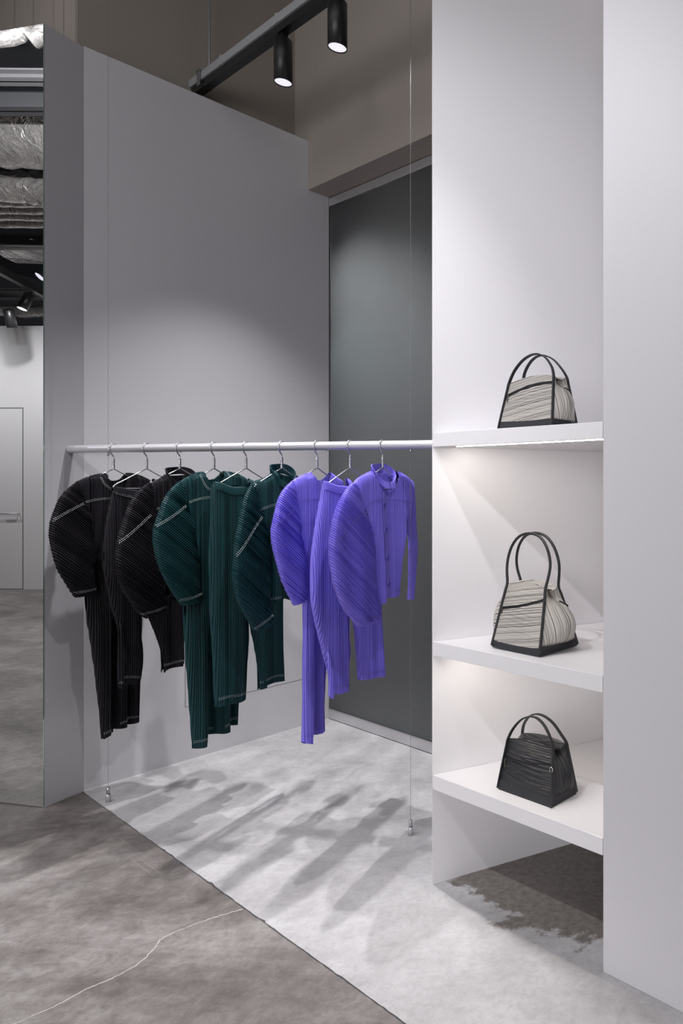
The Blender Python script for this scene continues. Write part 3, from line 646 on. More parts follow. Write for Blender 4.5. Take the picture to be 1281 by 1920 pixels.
class Sheet:
    """One pleated cloth piece: an outline in the hanging plane (u across the rail, v up) cut into pleats along angle ang."""
    def __init__(self, key, ang, T, D, base=0.0, folds=(), pitch=0.0082, amp=0.0026, poly=None, wav=0.003, seed=1, shift=None, flip=False):
        self.Q, self.F = poly if poly is not None else outline(key)
        self.ang = ang; self.T = T; self.D = D; self.base = base; self.folds = folds; self.pitch = pitch; self.amp = amp; self.wav = wav; self.seed = seed; self.shift = shift; self.flip = flip
    def centre(self, pt):
        c = np.full(len(pt), self.base); u, v = pt[:, 0], pt[:, 1]
        if self.shift is not None: c = c + self.shift(u, v)
        for (u0, du, v0, a, wd) in self.folds:      # a step across the fold line u0 + du*v, growing below v0
            ramp = np.clip((v0 - v) / 0.35, 0, 1) ** 1.3
            x = np.clip((u - (u0 + du * v)) / wd + 0.5, 0, 1)
            c = c + a * ramp * (x * x * (3 - 2 * x))
        c = c + self.wav * np.sin(u * 55 + self.seed * 1.7 + v * 2.0) * np.clip(-v - 0.15, 0, 1) + self.wav * 0.6 * np.sin(u * 23 + self.seed)
        return c
    def w(self, pt, side):
        d = segdist(pt, self.Q, self.F); x = np.clip(d / self.D, 0, 1)
        return self.centre(pt) + side * self.T * np.sqrt(1 - (1 - x) ** 2)
    def inside(self, p):
        Q = self.Q; x, y = p; n = len(Q); c = False; j = n - 1
        for i in range(n):
            if (Q[i][1] > y) != (Q[j][1] > y) and x < (Q[j][0] - Q[i][0]) * (y - Q[i][1]) / (Q[j][1] - Q[i][1]) + Q[i][0]: c = not c
            j = i
        return c
    def mesh(self, mb, side, row=0.022):
        e = np.array((math.cos(self.ang), math.sin(self.ang))); n = np.array((-e[1], e[0]))
        S = self.Q @ n; Tt = self.Q @ e; rs = random.Random(self.seed)
        s = S.min() + 0.0004; lines = []; m = 0; off = []
        while s < S.max() - 0.0003:
            iv = []
            for i in range(len(S)):
                j = (i + 1) % len(S)
                if (S[i] <= s) != (S[j] <= s): iv.append(Tt[i] + (Tt[j] - Tt[i]) * (s - S[i]) / (S[j] - S[i]))
            iv.sort(); lines.append((s, [(iv[k], iv[k + 1]) for k in range(0, len(iv) - 1, 2)]))
            if m % 2 == 0: dep = self.amp * rs.uniform(0.5, 1.35)
            off.append(dep if m % 2 == 0 else -dep)
            nx = s + self.pitch * (0.30 if (m % 2 == 0) != self.flip else 0.70) * rs.uniform(0.8, 1.2); m += 1
            if s < S.max() - 0.0009 and nx >= S.max() - 0.0003: nx = S.max() - 0.0004
            s = nx
        rows = max(3, int((Tt.max() - Tt.min()) / row))
        pts = []; idx = []; am = []
        for li, (s, ivs) in enumerate(lines):
            r_ = []
            for a, b in ivs:
                if b - a < 0.001: continue
                st = len(pts)
                for k in range(rows + 1):
                    t = a + (b - a) * k / rows
                    pts.append(n * s + e * t); am.append(off[li])
                r_.append((a, b, st))
            idx.append(r_)
        pt = np.array(pts); w = self.w(pt, side) + np.array(am)
        b0 = len(mb.v)
        mb.v += [(float(p[0]), float(-ww), float(p[1])) for p, ww in zip(pt, w)]
        for li in range(len(idx) - 1):
            for a, b, st in idx[li]:
                for a2, b2, st2 in idx[li + 1]:
                    if min(b, b2) - max(a, a2) > 0.35 * min(b - a, b2 - a2):
                        for k in range(rows):
                            mb.f.append((b0 + st + k, b0 + st + k + 1, b0 + st2 + k + 1, b0 + st2 + k)); mb.mi.append(0); mb.sm.append(False)
                        break
    def stitches(self, mb, pts, double=True, dash=0.0042, gap=0.0030, wd=0.0010, lift=0.0030, side=1):
        P = catmull([np.array(p, float) / 1000 for p in pts], 6)
        path = [P[0]]
        d = np.array(P); seg = np.sqrt(((d[1:] - d[:-1]) ** 2).sum(1)); tot = seg.sum(); cum = np.concatenate(([0], np.cumsum(seg)))
        def at(x):
            i = min(int(np.searchsorted(cum, x, 'right')) - 1, len(seg) - 1); return d[i] + (d[i + 1] - d[i]) * (x - cum[i]) / (seg[i] + 1e-9)
        x = 0.0
        while x + dash < tot:
            a, b = at(x), at(x + dash); t = (b - a) / (np.linalg.norm(b - a) + 1e-9); nn = np.array((-t[1], t[0]))
            for o in ((-0.003, 0.003) if double else (0,)):
                q = [a + nn * (o - wd / 2), b + nn * (o - wd / 2), b + nn * (o + wd / 2), a + nn * (o + wd / 2)]
                if not self.inside(q[0]) or not self.inside(q[2]): continue
                ww = self.w(np.array(q), side) + lift * side
                lo = [(float(p[0]), float(-w_), float(p[1])) for p, w_ in zip(q, ww)]
                hi = [(p[0], p[1] - 0.0008 * side, p[2]) for p in lo]
                mb.add(lo + hi, [(4, 5, 6, 7), (0, 1, 5, 4), (1, 2, 6, 5), (2, 3, 7, 6), (3, 0, 4, 7)])
            x += dash + gap

def straight(Q):       # helper: outline from a list with flags
    return np.array([q[:2] for q in Q], float), [q[2] for q in Q]
T_ = 0.014
V = math.pi / 2
def sleeve_shift(u, v):   # the puffed sleeve stands a little forward of the body
    return 0.020 * np.clip((-v - 0.22) / 0.25, 0, 1)
def back_shift(u, v):
    return -0.012 * np.clip((-v - 0.2) / 0.3, 0, 1)
FOLDS = {'G1': [(-0.028, 0, -0.50, -0.030, 0.012), (0.064, 0, -0.55, -0.022, 0.010), (-0.085, 0.02, -0.45, 0.012, 0.03), (0.02, 0, -0.6, 0.016, 0.05)],
         'G4': [(-0.019, 0.03, -0.45, -0.034, 0.012), (0.087, 0, -0.6, -0.024, 0.010), (0.027, 0, -0.75, 0.020, 0.006), (-0.09, 0.0, -0.5, 0.010, 0.03)],
         'G7': [(-0.014, 0.02, -0.38, -0.034, 0.012), (0.047, 0, -0.55, -0.016, 0.010), (0.02, 0, -0.5, 0.016, 0.05)],
         'G2': [(-0.02, 0.0, -0.35, -0.012, 0.05)], 'G5': [(-0.02, 0.0, -0.35, -0.014, 0.06), (-0.10, 0, -0.3, 0.008, 0.05)],
         'G8': [(-0.065, -0.05, -0.4, -0.016, 0.03), (0.03, 0, -0.4, 0.012, 0.05)],
         'G3': [(-0.02, 0, -0.3, -0.012, 0.04)], 'G6': [(0.005, 0.0, -0.2, -0.02, 0.012), (-0.06, 0, -0.3, 0.01, 0.04)],
         'G9': [(-0.015, 0, -0.35, -0.012, 0.01), (0.066, 0, -0.35, -0.014, 0.012), (-0.07, 0.1, -0.25, 0.014, 0.05), (0.12, 0, -0.3, 0.012, 0.04)]}
GLAB = {
    'G1': 'black pleated round-neck jumpsuit with pale double stitching, leftmost on the rail',
    'G2': 'black pleated balloon trousers hanging between the black jumpsuit and black jacket',
    'G3': 'black pleated high-collar jacket beside the dark green jumpsuit',
    'G4': 'dark green pleated round-neck jumpsuit with rounded sleeve and pale stitching',
    'G5': 'dark green pleated trousers hanging by the waist from a wire hanger',
    'G6': 'dark green pleated stand-collar jacket beside the violet jumpsuit',
    'G7': 'violet pleated round-neck jumpsuit with long straight leg',
    'G8': 'violet pleated balloon trousers between the violet jumpsuit and violet jacket',
    'G9': 'violet pleated buttoned jacket with stand collar, rightmost on the rail'}
def with_back_neck(key, drop=1.0):
    pts = OUTLINE[key]
    k = 0
    while pts[k][2] == 0: k += 1            # the neckline is the first open run
    a, b = pts[0], pts[k]
    new = [a] + [(a[0] + (b[0] - a[0]) * t, a[1] + (b[1] - a[1]) * t - d * drop, 0) for t, d in ((0.1, 20), (0.3, 33), (0.5, 36), (0.7, 33), (0.9, 19))] + list(pts[k:])
    return outline(new)
def collar(root, mat, uc, ru, opening, top, lean):
    m = MB(); n = 120; vs = []
    for layer, (dr, fl_) in enumerate(((0.0, 1), (-0.004, 1))):
        for k in range(n + 1):
            a = -math.pi + opening[0] + (2 * math.pi - opening[0] - opening[1]) * k / n      # 0 = back of the neck
            pl_ = 0.0011 * (1 if k % 2 else -1)
            front = (1 - math.cos(a)) / 2
            u0 = uc + (ru + dr + pl_) * math.sin(a); w0 = -(0.036 + dr + pl_) * math.cos(a)
            v0 = -0.114 - 0.062 * front ** 1.5
            h = top * (1 - 0.35 * front ** 3)
            for r in range(5):
                t = r / 4
                u = u0 + lean * math.sin(a) * t * (1 + 0.6 * t); w = w0 - lean * 0.6 * math.cos(a) * t
                vs.append((u, -w * (1 - 0.25 * t), v0 + h * t + 0.002 * math.sin(a * 3)))
    A = (n + 1) * 5; fs = []
    for L in (0, 1):
        for k in range(n):
            for r in range(4):
                b = L * A + k * 5 + r; fs.append((b, b + 5, b + 6, b + 1))
    for k in range(n):
        b = k * 5; fs.append((b + 4, b + 9, A + b + 9, A + b + 4)); fs.append((b, b + 5, A + b + 5, A + b))
    for k in (0, n):
        for r in range(4): b = k * 5 + r; fs.append((b, b + 1, A + b + 1, A + b))
    m.add(vs, fs)
    return m.build('collar', mat, root, recalc=False)
for gi in range(9):
    g = 'G%d' % (gi + 1); kind = KIND[gi]; tone = TONE[gi]; mat = M_CLOTH[tone]; smat = M_STITCH_P if tone == 'violet' else M_STITCH
    p = rail_pt(gi)
    root = empty({'jumpsuit': 'pleated_jumpsuit', 'trousers': 'pleated_trousers', 'jacket': 'pleated_jacket'}[kind], (p[0], p[1], ZR), ROT, GLAB[g], kind, '%s on the clothes rail' % {'jumpsuit': 'pleated jumpsuits', 'trousers': 'pleated trousers', 'jacket': 'pleated jackets'}[kind])
    seed = gi + 2; fd = FOLDS[g]
    front = Sheet((g, 'body'), V, T_, 0.035, folds=fd, seed=seed)
    m = MB(); front.mesh(m, 1); m.build('front_panel', mat, root, recalc=False)
    bk = with_back_neck((g, 'body'), 0.25 if kind == 'jacket' else 1.0) if kind != 'trousers' else None
    back = Sheet((g, 'body'), V, T_, 0.035, folds=fd, seed=seed, poly=bk)
    m = MB(); back.mesh(m, -1, 0.03); m.build('back_panel', mat, root, recalc=False)
    parts = {'body': front}
    if kind == 'trousers':
        # gathered waistband, a short ring at the top
        Qb, Fb = outline((g, 'body')); lu = [q for q, f in zip(Qb, Fb) if q[1] > -0.24 and f == 'o']
        lu = sorted(lu, key=lambda q: q[0]); us = np.array([q[0] for q in lu]); vv = np.array([q[1] for q in lu])
        for sd, nm in ((1, 'waistband'), (-1, 'waistband')):
            U = np.arange(us[0] + 0.001, us[-1], 0.0028); mm = MB(); vs = []
            for k, u in enumerate(U):
                v = float(np.interp(u, us, vv)) + (0.006 if sd < 0 else 0.0) * min(1, (u - us[0]) * 20)
                for r, (dz, dw) in enumerate(((0.001, 0), (-0.004, 0.003), (-0.014, 0.0035), (-0.026, 0.0035), (-0.033, 0.003), (-0.036, 0))):
                    ww = front.w(np.array([(u, v + dz - 0.002)]), sd)[0] + sd * (dw + (0.0012 if k % 2 else -0.0006))
                    vs.append((u, -ww, v + dz))
            fs = [(k * 6 + r, k * 6 + 6 + r, k * 6 + 7 + r, k * 6 + 1 + r) for k in range(len(U) - 1) for r in range(5)]
            mm.add(vs, fs).build(nm, mat, root, recalc=False)
        if (g, 'strip') in OUTLINE:
            st = Sheet((g, 'strip'), V, 0.006, 0.02, base=0.016, seed=seed); parts['strip'] = st
            m = MB(); st.mesh(m, 1); m.build('turned_hem', mat, root, recalc=False)
    else:
        sl = Sheet((g, 'sleeve'), math.radians(-40), T_ + 0.002, 0.045, seed=seed + 20, shift=sleeve_shift, pitch=0.0082, amp=0.0030, flip=True)
        parts['sleeve'] = sl
        m = MB(); sl.mesh(m, 1); sl.mesh(m, -1, 0.03); m.build('sleeve', mat, root, recalc=False)
        fs_ = Sheet(('G9', 'far'), math.radians(-100), 0.009, 0.03, seed=seed + 40, shift=None if g == 'G9' else back_shift, pitch=0.0075)
        m = MB(); fs_.mesh(m, 1); fs_.mesh(m, -1, 0.03); m.build('sleeve', mat, root, recalc=False)
    m = MB()
    for sg, pc, pts in SEAMS:
        if sg == g and pc in parts: parts[pc].stitches(m, pts)
    if m.f: m.build('seam_stitching', smat, root, recalc=False, kind='stuff')
    if kind == 'jacket':
        collar(root, mat, 0.008, {'G3': 0.066, 'G6': 0.060, 'G9': 0.066}[g], (0.10, 0.05), {'G3': 0.032, 'G6': 0.042, 'G9': 0.040}[g], 0.006)
    if g == 'G9':
        Qp = straight([(-0.034, -0.185, 'o'), (0.0, -0.19, 'o'), (0.012, -0.40, 'o'), (0.022, -0.612, 'o'), (-0.010, -0.612, 'o'), (-0.020, -0.40, 'o')])
        pk = Sheet(None, V, T_, 0.03, folds=fd, seed=seed, poly=Qp, amp=0.0006, pitch=0.02)
        pk.w = lambda pt, side: front.w(pt, side) + 0.004 * side
        m = MB(); pk.mesh(m, 1); m.build('placket', mat, root, recalc=False)
        bm_ = newmat('violet_button', (0.11, 0.08, 0.44), 0.35)
        for (u, v) in ((-0.018, -0.238), (-0.010, -0.338), (-0.003, -0.452), (0.005, -0.560)):
            w_ = float(front.w(np.array([(u, v)]), 1)[0]) + 0.0065
            n = 24; prof = [(0.0001, 0.0012), (0.0056, 0.0012), (0.0068, 0.003), (0.0088, 0.0028), (0.0092, 0.0), (0.0088, -0.0015), (0.0001, -0.0015)]
            mm = MB(); vs = [(u + r * math.cos(2 * math.pi * k / n), -(w_ + z), v + r * math.sin(2 * math.pi * k / n)) for r, z in prof for k in range(n)]
            mm.add(vs, [(i * n + k, i * n + (k + 1) % n, (i + 1) * n + (k + 1) % n, (i + 1) * n + k) for i in range(len(prof) - 1) for k in range(n)], smooth=True)
            b = mm.build('button', bm_, root, recalc=False)
            hh = MB()
            for dx, dz in ((-1, -1), (1, -1), (1, 1), (-1, 1)):
                hh.box((u + dx * 0.0019, -(w_ + 0.0013), v + dz * 0.0019), (0.0015, 0.0006, 0.0015))
            hh.build('thread_hole', M_BLACK, b)

# ------------------------------------------------------------------ handbags
def pleat_mat(name, ax, pale, dark, freq, a=(1, 0, 0), two=True):
    m = newmat(name, pale, 0.55 if two else 0.36); t = NT(m)
    tc = t.t.nodes.new('ShaderNodeTexCoord').outputs['Object']
    sx = t.t.nodes.new('ShaderNodeSeparateXYZ'); t.l(tc, sx.inputs[0])
    c = t.math('ADD', t.math('ADD', t.math('MULTIPLY', sx.outputs[0], a[0]), t.math('MULTIPLY', sx.outputs[1], a[1])), t.math('MULTIPLY', sx.outputs[2], a[2]))
    c = t.math('ADD', c, t.math('MULTIPLY', t.noise(tc, 7, 2), 0.008))
    n1 = t.n('ShaderNodeTexNoise', noise_dimensions='1D', i_Scale=1.0, i_Detail=2.0, i_Roughness=0.6)
    t.l(t.math('MULTIPLY', c, freq), n1.inputs['W'])
    h = n1.outputs[0]
    if two: t.l(t.ramp(h, [(0.40, dark), (0.455, pale)]), t.b.inputs['Base Color'])
    t.bump(h, 0.9, 0.004 if two else 0.009)
    return m
PALE = (0.56, 0.53, 0.49, 1); INK = (0.045, 0.042, 0.045, 1)
BLK = (0.020, 0.020, 0.023, 1)
MB_F = pleat_mat('pale_pleats_across', 'z', PALE, INK, 400, (-0.16, 0, 1))
MB_G = pleat_mat('pale_pleats_upright', 'y', PALE, INK, 400, (0.2, 1, 0.10))
MK_F = pleat_mat('black_pleats_across', 'z', BLK, BLK, 130, (-0.02, 0, 1), False)
MK_G = pleat_mat('black_pleats_upright', 'y', BLK, BLK, 170, (0.2, 1, 0.10), False)
def grid(m, fn, nu, nv, smooth=True):
    vs = [fn(i / nu, j / nv) for j in range(nv + 1) for i in range(nu + 1)]
    m.add(vs, [(j * (nu + 1) + i, j * (nu + 1) + i + 1, (j + 1) * (nu + 1) + i + 1, (j + 1) * (nu + 1) + i) for j in range(nv) for i in range(nu)], smooth=smooth)
def bag(A, Bp, z, w, d, wt, dt, h, hl, hr, arch, bandh, label, pale, zipl, flat, gbulge, dx=0.0, ring=False, feet=False):
    A = np.array(A); Bp = np.array(Bp); x = (Bp - A) / np.linalg.norm(Bp - A); y = np.array((-x[1], x[0]))
    c = (A + Bp) / 2 + y * d / 2
    z += 0.004 if feet else 0.0
    root = empty('pleated_handbag', (c[0], c[1], z), math.atan2(x[1], x[0]), label, 'handbag', 'handbags on the niche shelves')
    mf, mg = (MB_F, MB_G) if pale else (MK_F, MK_G)
    rs = random.Random(int(z * 1000))
    def lerp(a, b, t): return a + (b - a) * t
    def topz(t): return lerp(hl, hr, t)          # t 0 left .. 1 right
    # front and back
    def face(sgn):
        def fn(s, t):                              # s across, t up
            xx = lerp(-w / 2, w / 2, s); xt = lerp(-wt / 2, wt / 2, s) + dx
            zt = topz(s) + 0.010 * math.sin(s * math.pi)
            e = t ** 1.15
            X = lerp(xx, xt, e); Y = lerp(d / 2, dt / 2, t)
            bl = math.sin(math.pi * s) * math.sin(math.pi * t)
            Y += 0.010 * bl + 0.0016 * math.sin(s * 9 + t * 60 * (1 if not pale else 1.4) + 2) * bl
            Z = lerp(bandh * 0.6, zt, t)
            return (X, sgn * Y, Z)
        return fn
    for sgn, nm in ((-1, 'front_panel'), (1, 'back_panel')):
        m = MB(); grid(m, face(sgn), 44, 60); m.build(nm, mf, root, recalc=False)
    for sgn in (-1, 1):
        zt = hl if sgn < 0 else hr
        def fn(s, t, sgn=sgn, zt=zt):              # s front..back, t up
            yy = lerp(-d / 2, d / 2, s); yt = lerp(-dt / 2, dt / 2, s)
            X = lerp(w / 2, wt / 2 + sgn * dx, t ** 1.15); Y = lerp(yy, yt, t)
            bl = math.sin(math.pi * s ** 1.25)
            X += gbulge * (bl if sgn > 0 else 0.8 * math.sin(math.pi * s ** 0.6)) * math.sin(math.pi * min(1, t * 1.15)) ** 0.8 - 0.030 * bl ** 2 * max(0, (t - 0.72) / 0.28) ** 1.2
            X += 0.0014 * math.sin(s * 70 + t * 3) * bl * (1 - t * 0.5)
            return (sgn * X, Y, lerp(bandh * 0.6, zt - 0.012 * bl * t, t))
        m = MB(); grid(m, fn, 60, 44); gu = m.build('side_gusset', mg, root, recalc=False)
        if pale:       # the end of the back pocket zip comes round onto the side
            q_ = [fn(0.60 + 0.30 * k / 8, 0.80 - 0.16 * k / 8) for k in range(9)]
            MB().band([(a_[0] + sgn * 0.002, a_[1], a_[2]) for a_ in q_], 0.008, 0.003, (0, 0, 1)).build('zip', M_ZIPB, gu)
    # soft top between the two panels
    def tf(s, t):
        xx = lerp(-wt / 2, wt / 2, s) + dx; yy = lerp(-dt / 2, dt / 2, t)
        return (xx, yy, topz(s) + 0.010 * math.sin(s * math.pi) - 0.014 * math.sin(t * math.pi) + 0.003 * math.sin(s * 14) * math.sin(t * math.pi))
    m = MB(); grid(m, tf, 30, 14); m.build('top_panel', mf, root, recalc=False)
    m = MB(); m.band([(lerp(-wt / 2 + 0.004, wt / 2 - 0.004, k / 12) + dx, 0, topz(k / 12) + 0.010 * math.sin(k / 12 * math.pi) - 0.0125 + 0.003 * math.sin(k / 12 * 14)) for k in range(13)], 0.012, 0.002, (0, 1, 0)); m.build('top_zip', M_ZIPB, root)
    # base band: shallow tray, a little higher at the ends
    m = MB(); n = 16
    ring_ = []
    for a, b in (((-1, -1), (1, -1)), ((1, -1), (1, 1)), ((1, 1), (-1, 1)), ((-1, 1), (-1, -1))):
        for k in range(n):
            t = k / n; ring_.append((lerp(a[0], b[0], t), lerp(a[1], b[1], t), t if True else 0))
    vs = []
    rows = [(0.0, 0.986), (0.003, 1.0), (bandh * 0.5, 0.996), (1.0, 0.0)]
    for (px_, py_, t) in ring_:
        top = bandh * (1 + 0.0 * t) - 0.10 * bandh * math.sin(math.pi * t)
        for kk, (zz, sc_) in enumerate(rows):
            if kk == 3:
                f = top / ((hl + hr) / 2); X = lerp(w / 2, wt / 2, f ** 1.15) + 0.0022; Y = lerp(d / 2, dt / 2, f) + 0.0022 + 0.010 * 0.25; vs.append((px_ * (X + (gbulge * 0.35 * math.sin(math.pi * t) if abs(px_) == 1 else 0)), py_ * Y, top))
            else: vs.append((px_ * (w / 2 + 0.002) * sc_, py_ * (d / 2 + 0.002) * sc_, zz))
    N = len(ring_); fs = [(i * 4 + r, ((i + 1) % N) * 4 + r, ((i + 1) % N) * 4 + r + 1, i * 4 + r + 1) for i in range(N) for r in range(3)]
    fs.append(tuple(i * 4 for i in range(N))[::-1])
    m.add(vs, fs); m.build('base_band', M_BASE_FAB, root, label='plain black base')
    if feet:
        for fx in (-1, 1):
            for fy in (-1, 1):
                MB().lathe([(0.005, -0.004), (0.006, 0.001)], (fx * (w / 2 - 0.03), fy * (d / 2 - 0.03), 0), 12).build('foot', M_BLACK, root)
    # handles: one strap from base corner up the ridge, over the arch and down
    for sgn in (-1, 1):
        pts = []
        for k in range(9):
            t = k / 8; pts.append((lerp(-w / 2 - 0.001, -wt / 2 + dx - 0.001, t ** 1.15), sgn * (lerp(d / 2, dt / 2, t) + 0.0035), lerp(0.006, hl, t)))
        ar = [(ax_ + dx, sgn * (dt / 2 + 0.002 - (dt / 2 + 0.002 - 0.010) * math.sin(math.pi * k / (len(arch) - 1)) ** 1.0 * 0.8), az) for k, (ax_, az) in enumerate(arch)]
        rt = []
        for k in range(9):
            t = 1 - k / 8; rt.append((lerp(w / 2 + 0.001, wt / 2 + dx + 0.001, t ** 1.15), sgn * (lerp(d / 2, dt / 2, t) + 0.0035), lerp(0.006, hr, t)))
        P = catmull(pts + ar[1:-1] + rt, 3)
        m = MB()
        if flat:
            def sd_(i, P=P):
                a_, b_ = P[max(i - 1, 0)], P[min(i + 1, len(P) - 1)]; return (b_[2] - a_[2], 0.25, -(b_[0] - a_[0]))
            m.band(P, 0.0110, 0.0048, sd_, smooth=False)
        else: m.tube([tuple(q) for q in P], 0.0048, 10)
        ho = m.build('handle', M_LEATHER, root, bevel=0.001 if flat else 0)
        if ring and sgn < 0:
            cx_ = lerp(w / 2, wt / 2 + dx, (0.62) ** 1.15); mm = MB(); n = 24
            cen = Vector((cx_ + 0.001, -(lerp(d / 2, dt / 2, 0.62) + 0.0075), hr * 0.66))
            mm.tube([cen + Vector((0.0062 * math.cos(2 * math.pi * k / n), 0, 0.0075 * math.sin(2 * math.pi * k / n))) for k in range(n + 1)], 0.0014, 8, caps=False); mm.build('ring', M_RING, ho, label='small silver ring')
    # zip pocket across the front (and a matching one on the back)
    for sgn in (-1, 1):
        f = face(sgn); pts = []
        for k in range(15):
            s = 0.015 + 0.97 * k / 14; zl = zipl(k / 14) if sgn < 0 else zipl(1 - k / 14)
            t = (zl - bandh * 0.6) / (topz(s) + 0.01 * math.sin(s * math.pi) - bandh * 0.6); q = f(s, min(max(t, 0), 1)); pts.append((q[0], q[1] + sgn * 0.0015, q[2]))
        m = MB(); m.band(pts, 0.0085 if pale else 0.004, 0.003, (0, 0, 1)); zo = m.build('zip', M_ZIPB, root)
        if sgn < 0:
            q = pts[0]
            m = MB(); m.box((q[0] + 0.007, q[1] - 0.003, q[2]), (0.007, 0.004, 0.007)); m.box((q[0] + 0.0065, q[1] - 0.005, q[2] - 0.013), (0.0055, 0.0018, 0.022)); m.build('zip_pull', M_PULL, zo, bevel=0.0006, label='metal zip pull')
    return root
ARCH_S = [(-0.0975, 0.165), (-0.084, 0.200), (-0.055, 0.232), (-0.025, 0.248), (0, 0.252), (0.025, 0.248), (0.055, 0.232), (0.084, 0.200), (0.0975, 0.173)]
ARCH_L = [(-0.088, 0.213), (-0.098, 0.250), (-0.098, 0.290), (-0.082, 0.335), (-0.048, 0.370), (0, 0.382), (0.048, 0.372), (0.082, 0.338), (0.100, 0.290), (0.098, 0.250), (0.088, 0.210)]
bag((-0.472, 2.300), (-0.2778, 2.170), 1.5842, 0.234, 0.120, 0.195, 0.060, 0.17, 0.162, 0.172, ARCH_S, 0.030,
    'pale grey pleated handbag with black base on the top shelf', True, lambda t: 0.118 + 0.030 * math.sin(min(1, t * 1.15) * math.pi / 2) ** 1.2, True, 0.034)
bag((-0.4963, 2.300), (-0.3172, 2.172), 0.8522, 0.218, 0.178, 0.176, 0.056, 0.212, 0.212, 0.206, ARCH_L, 0.030,
    'pale grey pleated tote with tall thin handles on the middle shelf', True, lambda t: 0.128 + 0.042 * t - 0.004 * math.sin(t * math.pi), False, 0.068, dx=-0.010, feet=True)
bag((-0.4714, 2.284), (-0.2786, 2.150), 0.3842, 0.235, 0.118, 0.197, 0.060, 0.17, 0.166, 0.174, ARCH_S, 0.034,
    'small black pleated handbag on the lowest shelf', False, lambda t: 0.100 + 0.030 * t, True, 0.026, ring=True)

# ------------------------------------------------------------------ the other half of the shop, seen in the mirror
MP = 2.391 - 0.0
def opp(x, y):                     # floor-plan position across the mirror plane
    dd_ = (x * PD[0] + y * PD[1]) - MP
    return np.array((x - 2 * dd_ * PD[0], y - 2 * dd_ * PD[1]))
def odir(x, y):
    k_ = x * PD[0] + y * PD[1]; return np.array((x - 2 * k_ * PD[0], y - 2 * k_ * PD[1]))
wo = opp(-16, 9.30); wd_ = odir(1, -0.01); wd_ = wd_ / np.linalg.norm(wd_); wn = odir(0, 1)
MB().wallpoly(wo, wd_, [(0, 0), (14, 0), (14, 3.55), (0, 3.55)], wn, 0.12).build('wall_opposite', M_SOFT, kind='structure')
# flush door in it
do = opp(-8.32, 9.2225)
dr = empty('door_1', (do[0], do[1], 0), math.atan2(wd_[1], wd_[0]), None, None, kind='structure')
inn = Vector((*(-odir(0, 1)), 0)); inn.rotate(Matrix.Rotation(-math.atan2(wd_[1], wd_[0]), 3, 'Z')); sy = 1 if inn.y > 0 else -1
MB().box((-0.45, -sy * 0.0185, 1.222), (0.90, 0.04, 2.43)).build('leaf', M_SOFT, dr)
m = MB(); m.box((-0.45, 0, 2.442), (0.92, 0.004, 0.012)); m.box((0.004, 0, 1.22), (0.009, 0.004, 2.44)); m.box((-0.904, 0, 1.22), (0.009, 0.004, 2.44)); m.box((-0.45, 0, 0.004), (0.9, 0.004, 0.008)); m.build('reveal', M_JOINT, dr)
m = MB(); yy_ = sy * 0.05; m.tube([(-0.045, -sy * 0.008, 1.02), (-0.045, yy_, 1.02), (-0.055, yy_ + sy * 0.005, 1.02), (-0.25, yy_ + sy * 0.005, 1.02)], 0.010, 10); m.lathe([(0.024, 0), (0.024, 0.008)], (0, 0, 0), 16)
for i in range(len(m.v) - 32, len(m.v)): x_, y_, z_ = m.v[i]; m.v[i] = (-0.045 + x_, -sy * 0.012 + sy * z_, 1.02 + y_)
m.build('door_handle', M_ALU, dr)

def run(x0, y0, x1, y1): return opp(x0, y0), opp(x1, y1)
def duct(name, a, b, z0, z1, r, label, cat='duct', mat=None, rough=0.0, parent=None, group=None, n=28):
    a_ = Vector((a[0], a[1], z0)); b_ = Vector((b[0], b[1], z1)); N = 40
    rg = random.Random(int(r * 1e4 + z0 * 100)); pts = [a_.lerp(b_, k / N) + Vector((0, 0, rg.uniform(-1, 1) * rough)) for k in range(N + 1)]
    m = MB(); m.tube(pts, [r * (1 + rg.uniform(-1, 1) * rough) for _ in pts], n)
    return m.build(name, mat or M_FOIL, parent, label, cat, group)
# big wrapped duct
a, b = run(-6.4, 5.02, -3.9, 5.2); duct('wrapped_duct', a, b, 4.08, 3.98, 0.215, 'large foil wrapped air duct under the dark ceiling, seen in the mirror', rough=0.012)
a, b = run(-6.2, 5.45, -4.1, 5.62); duct('wrapped_duct', a, b, 3.86, 3.76, 0.12, 'crumpled foil branch duct sagging beneath the large one, seen in the mirror', rough=0.03)
# smooth rectangular duct
a, b = run(-7.2, 5.78, -4.4, 5.78); dv = (b - a) / np.linalg.norm(b - a); nv = odir(0, 1)
m = MB(); m.wallpoly(a, dv, [(0, 3.9), (float(np.linalg.norm(b - a)), 3.9), (float(np.linalg.norm(b - a)), 4.35), (0, 4.35)], nv, 0.18)
m.build('air_duct', paint('blue_grey_duct', (0.17, 0.18, 0.20, 1), 0.5), label='smooth blue grey rectangular duct behind the foil ducts, seen in the mirror', cat='duct')
for k, yv in enumerate((6.05, 6.18, 6.31, 6.44)):
    a, b = run(-7.9, yv, -4.6, yv + 0.04); duct('foil_pipe', a, b, 3.93 - 0.012 * k, 3.93 - 0.012 * k, 0.058, ['nearest', 'second', 'third', 'farthest'][k] + ' of four parallel foil wrapped pipes overhead, seen in the mirror', 'pipe', rough=0.006, group='parallel foil pipes', n=16)
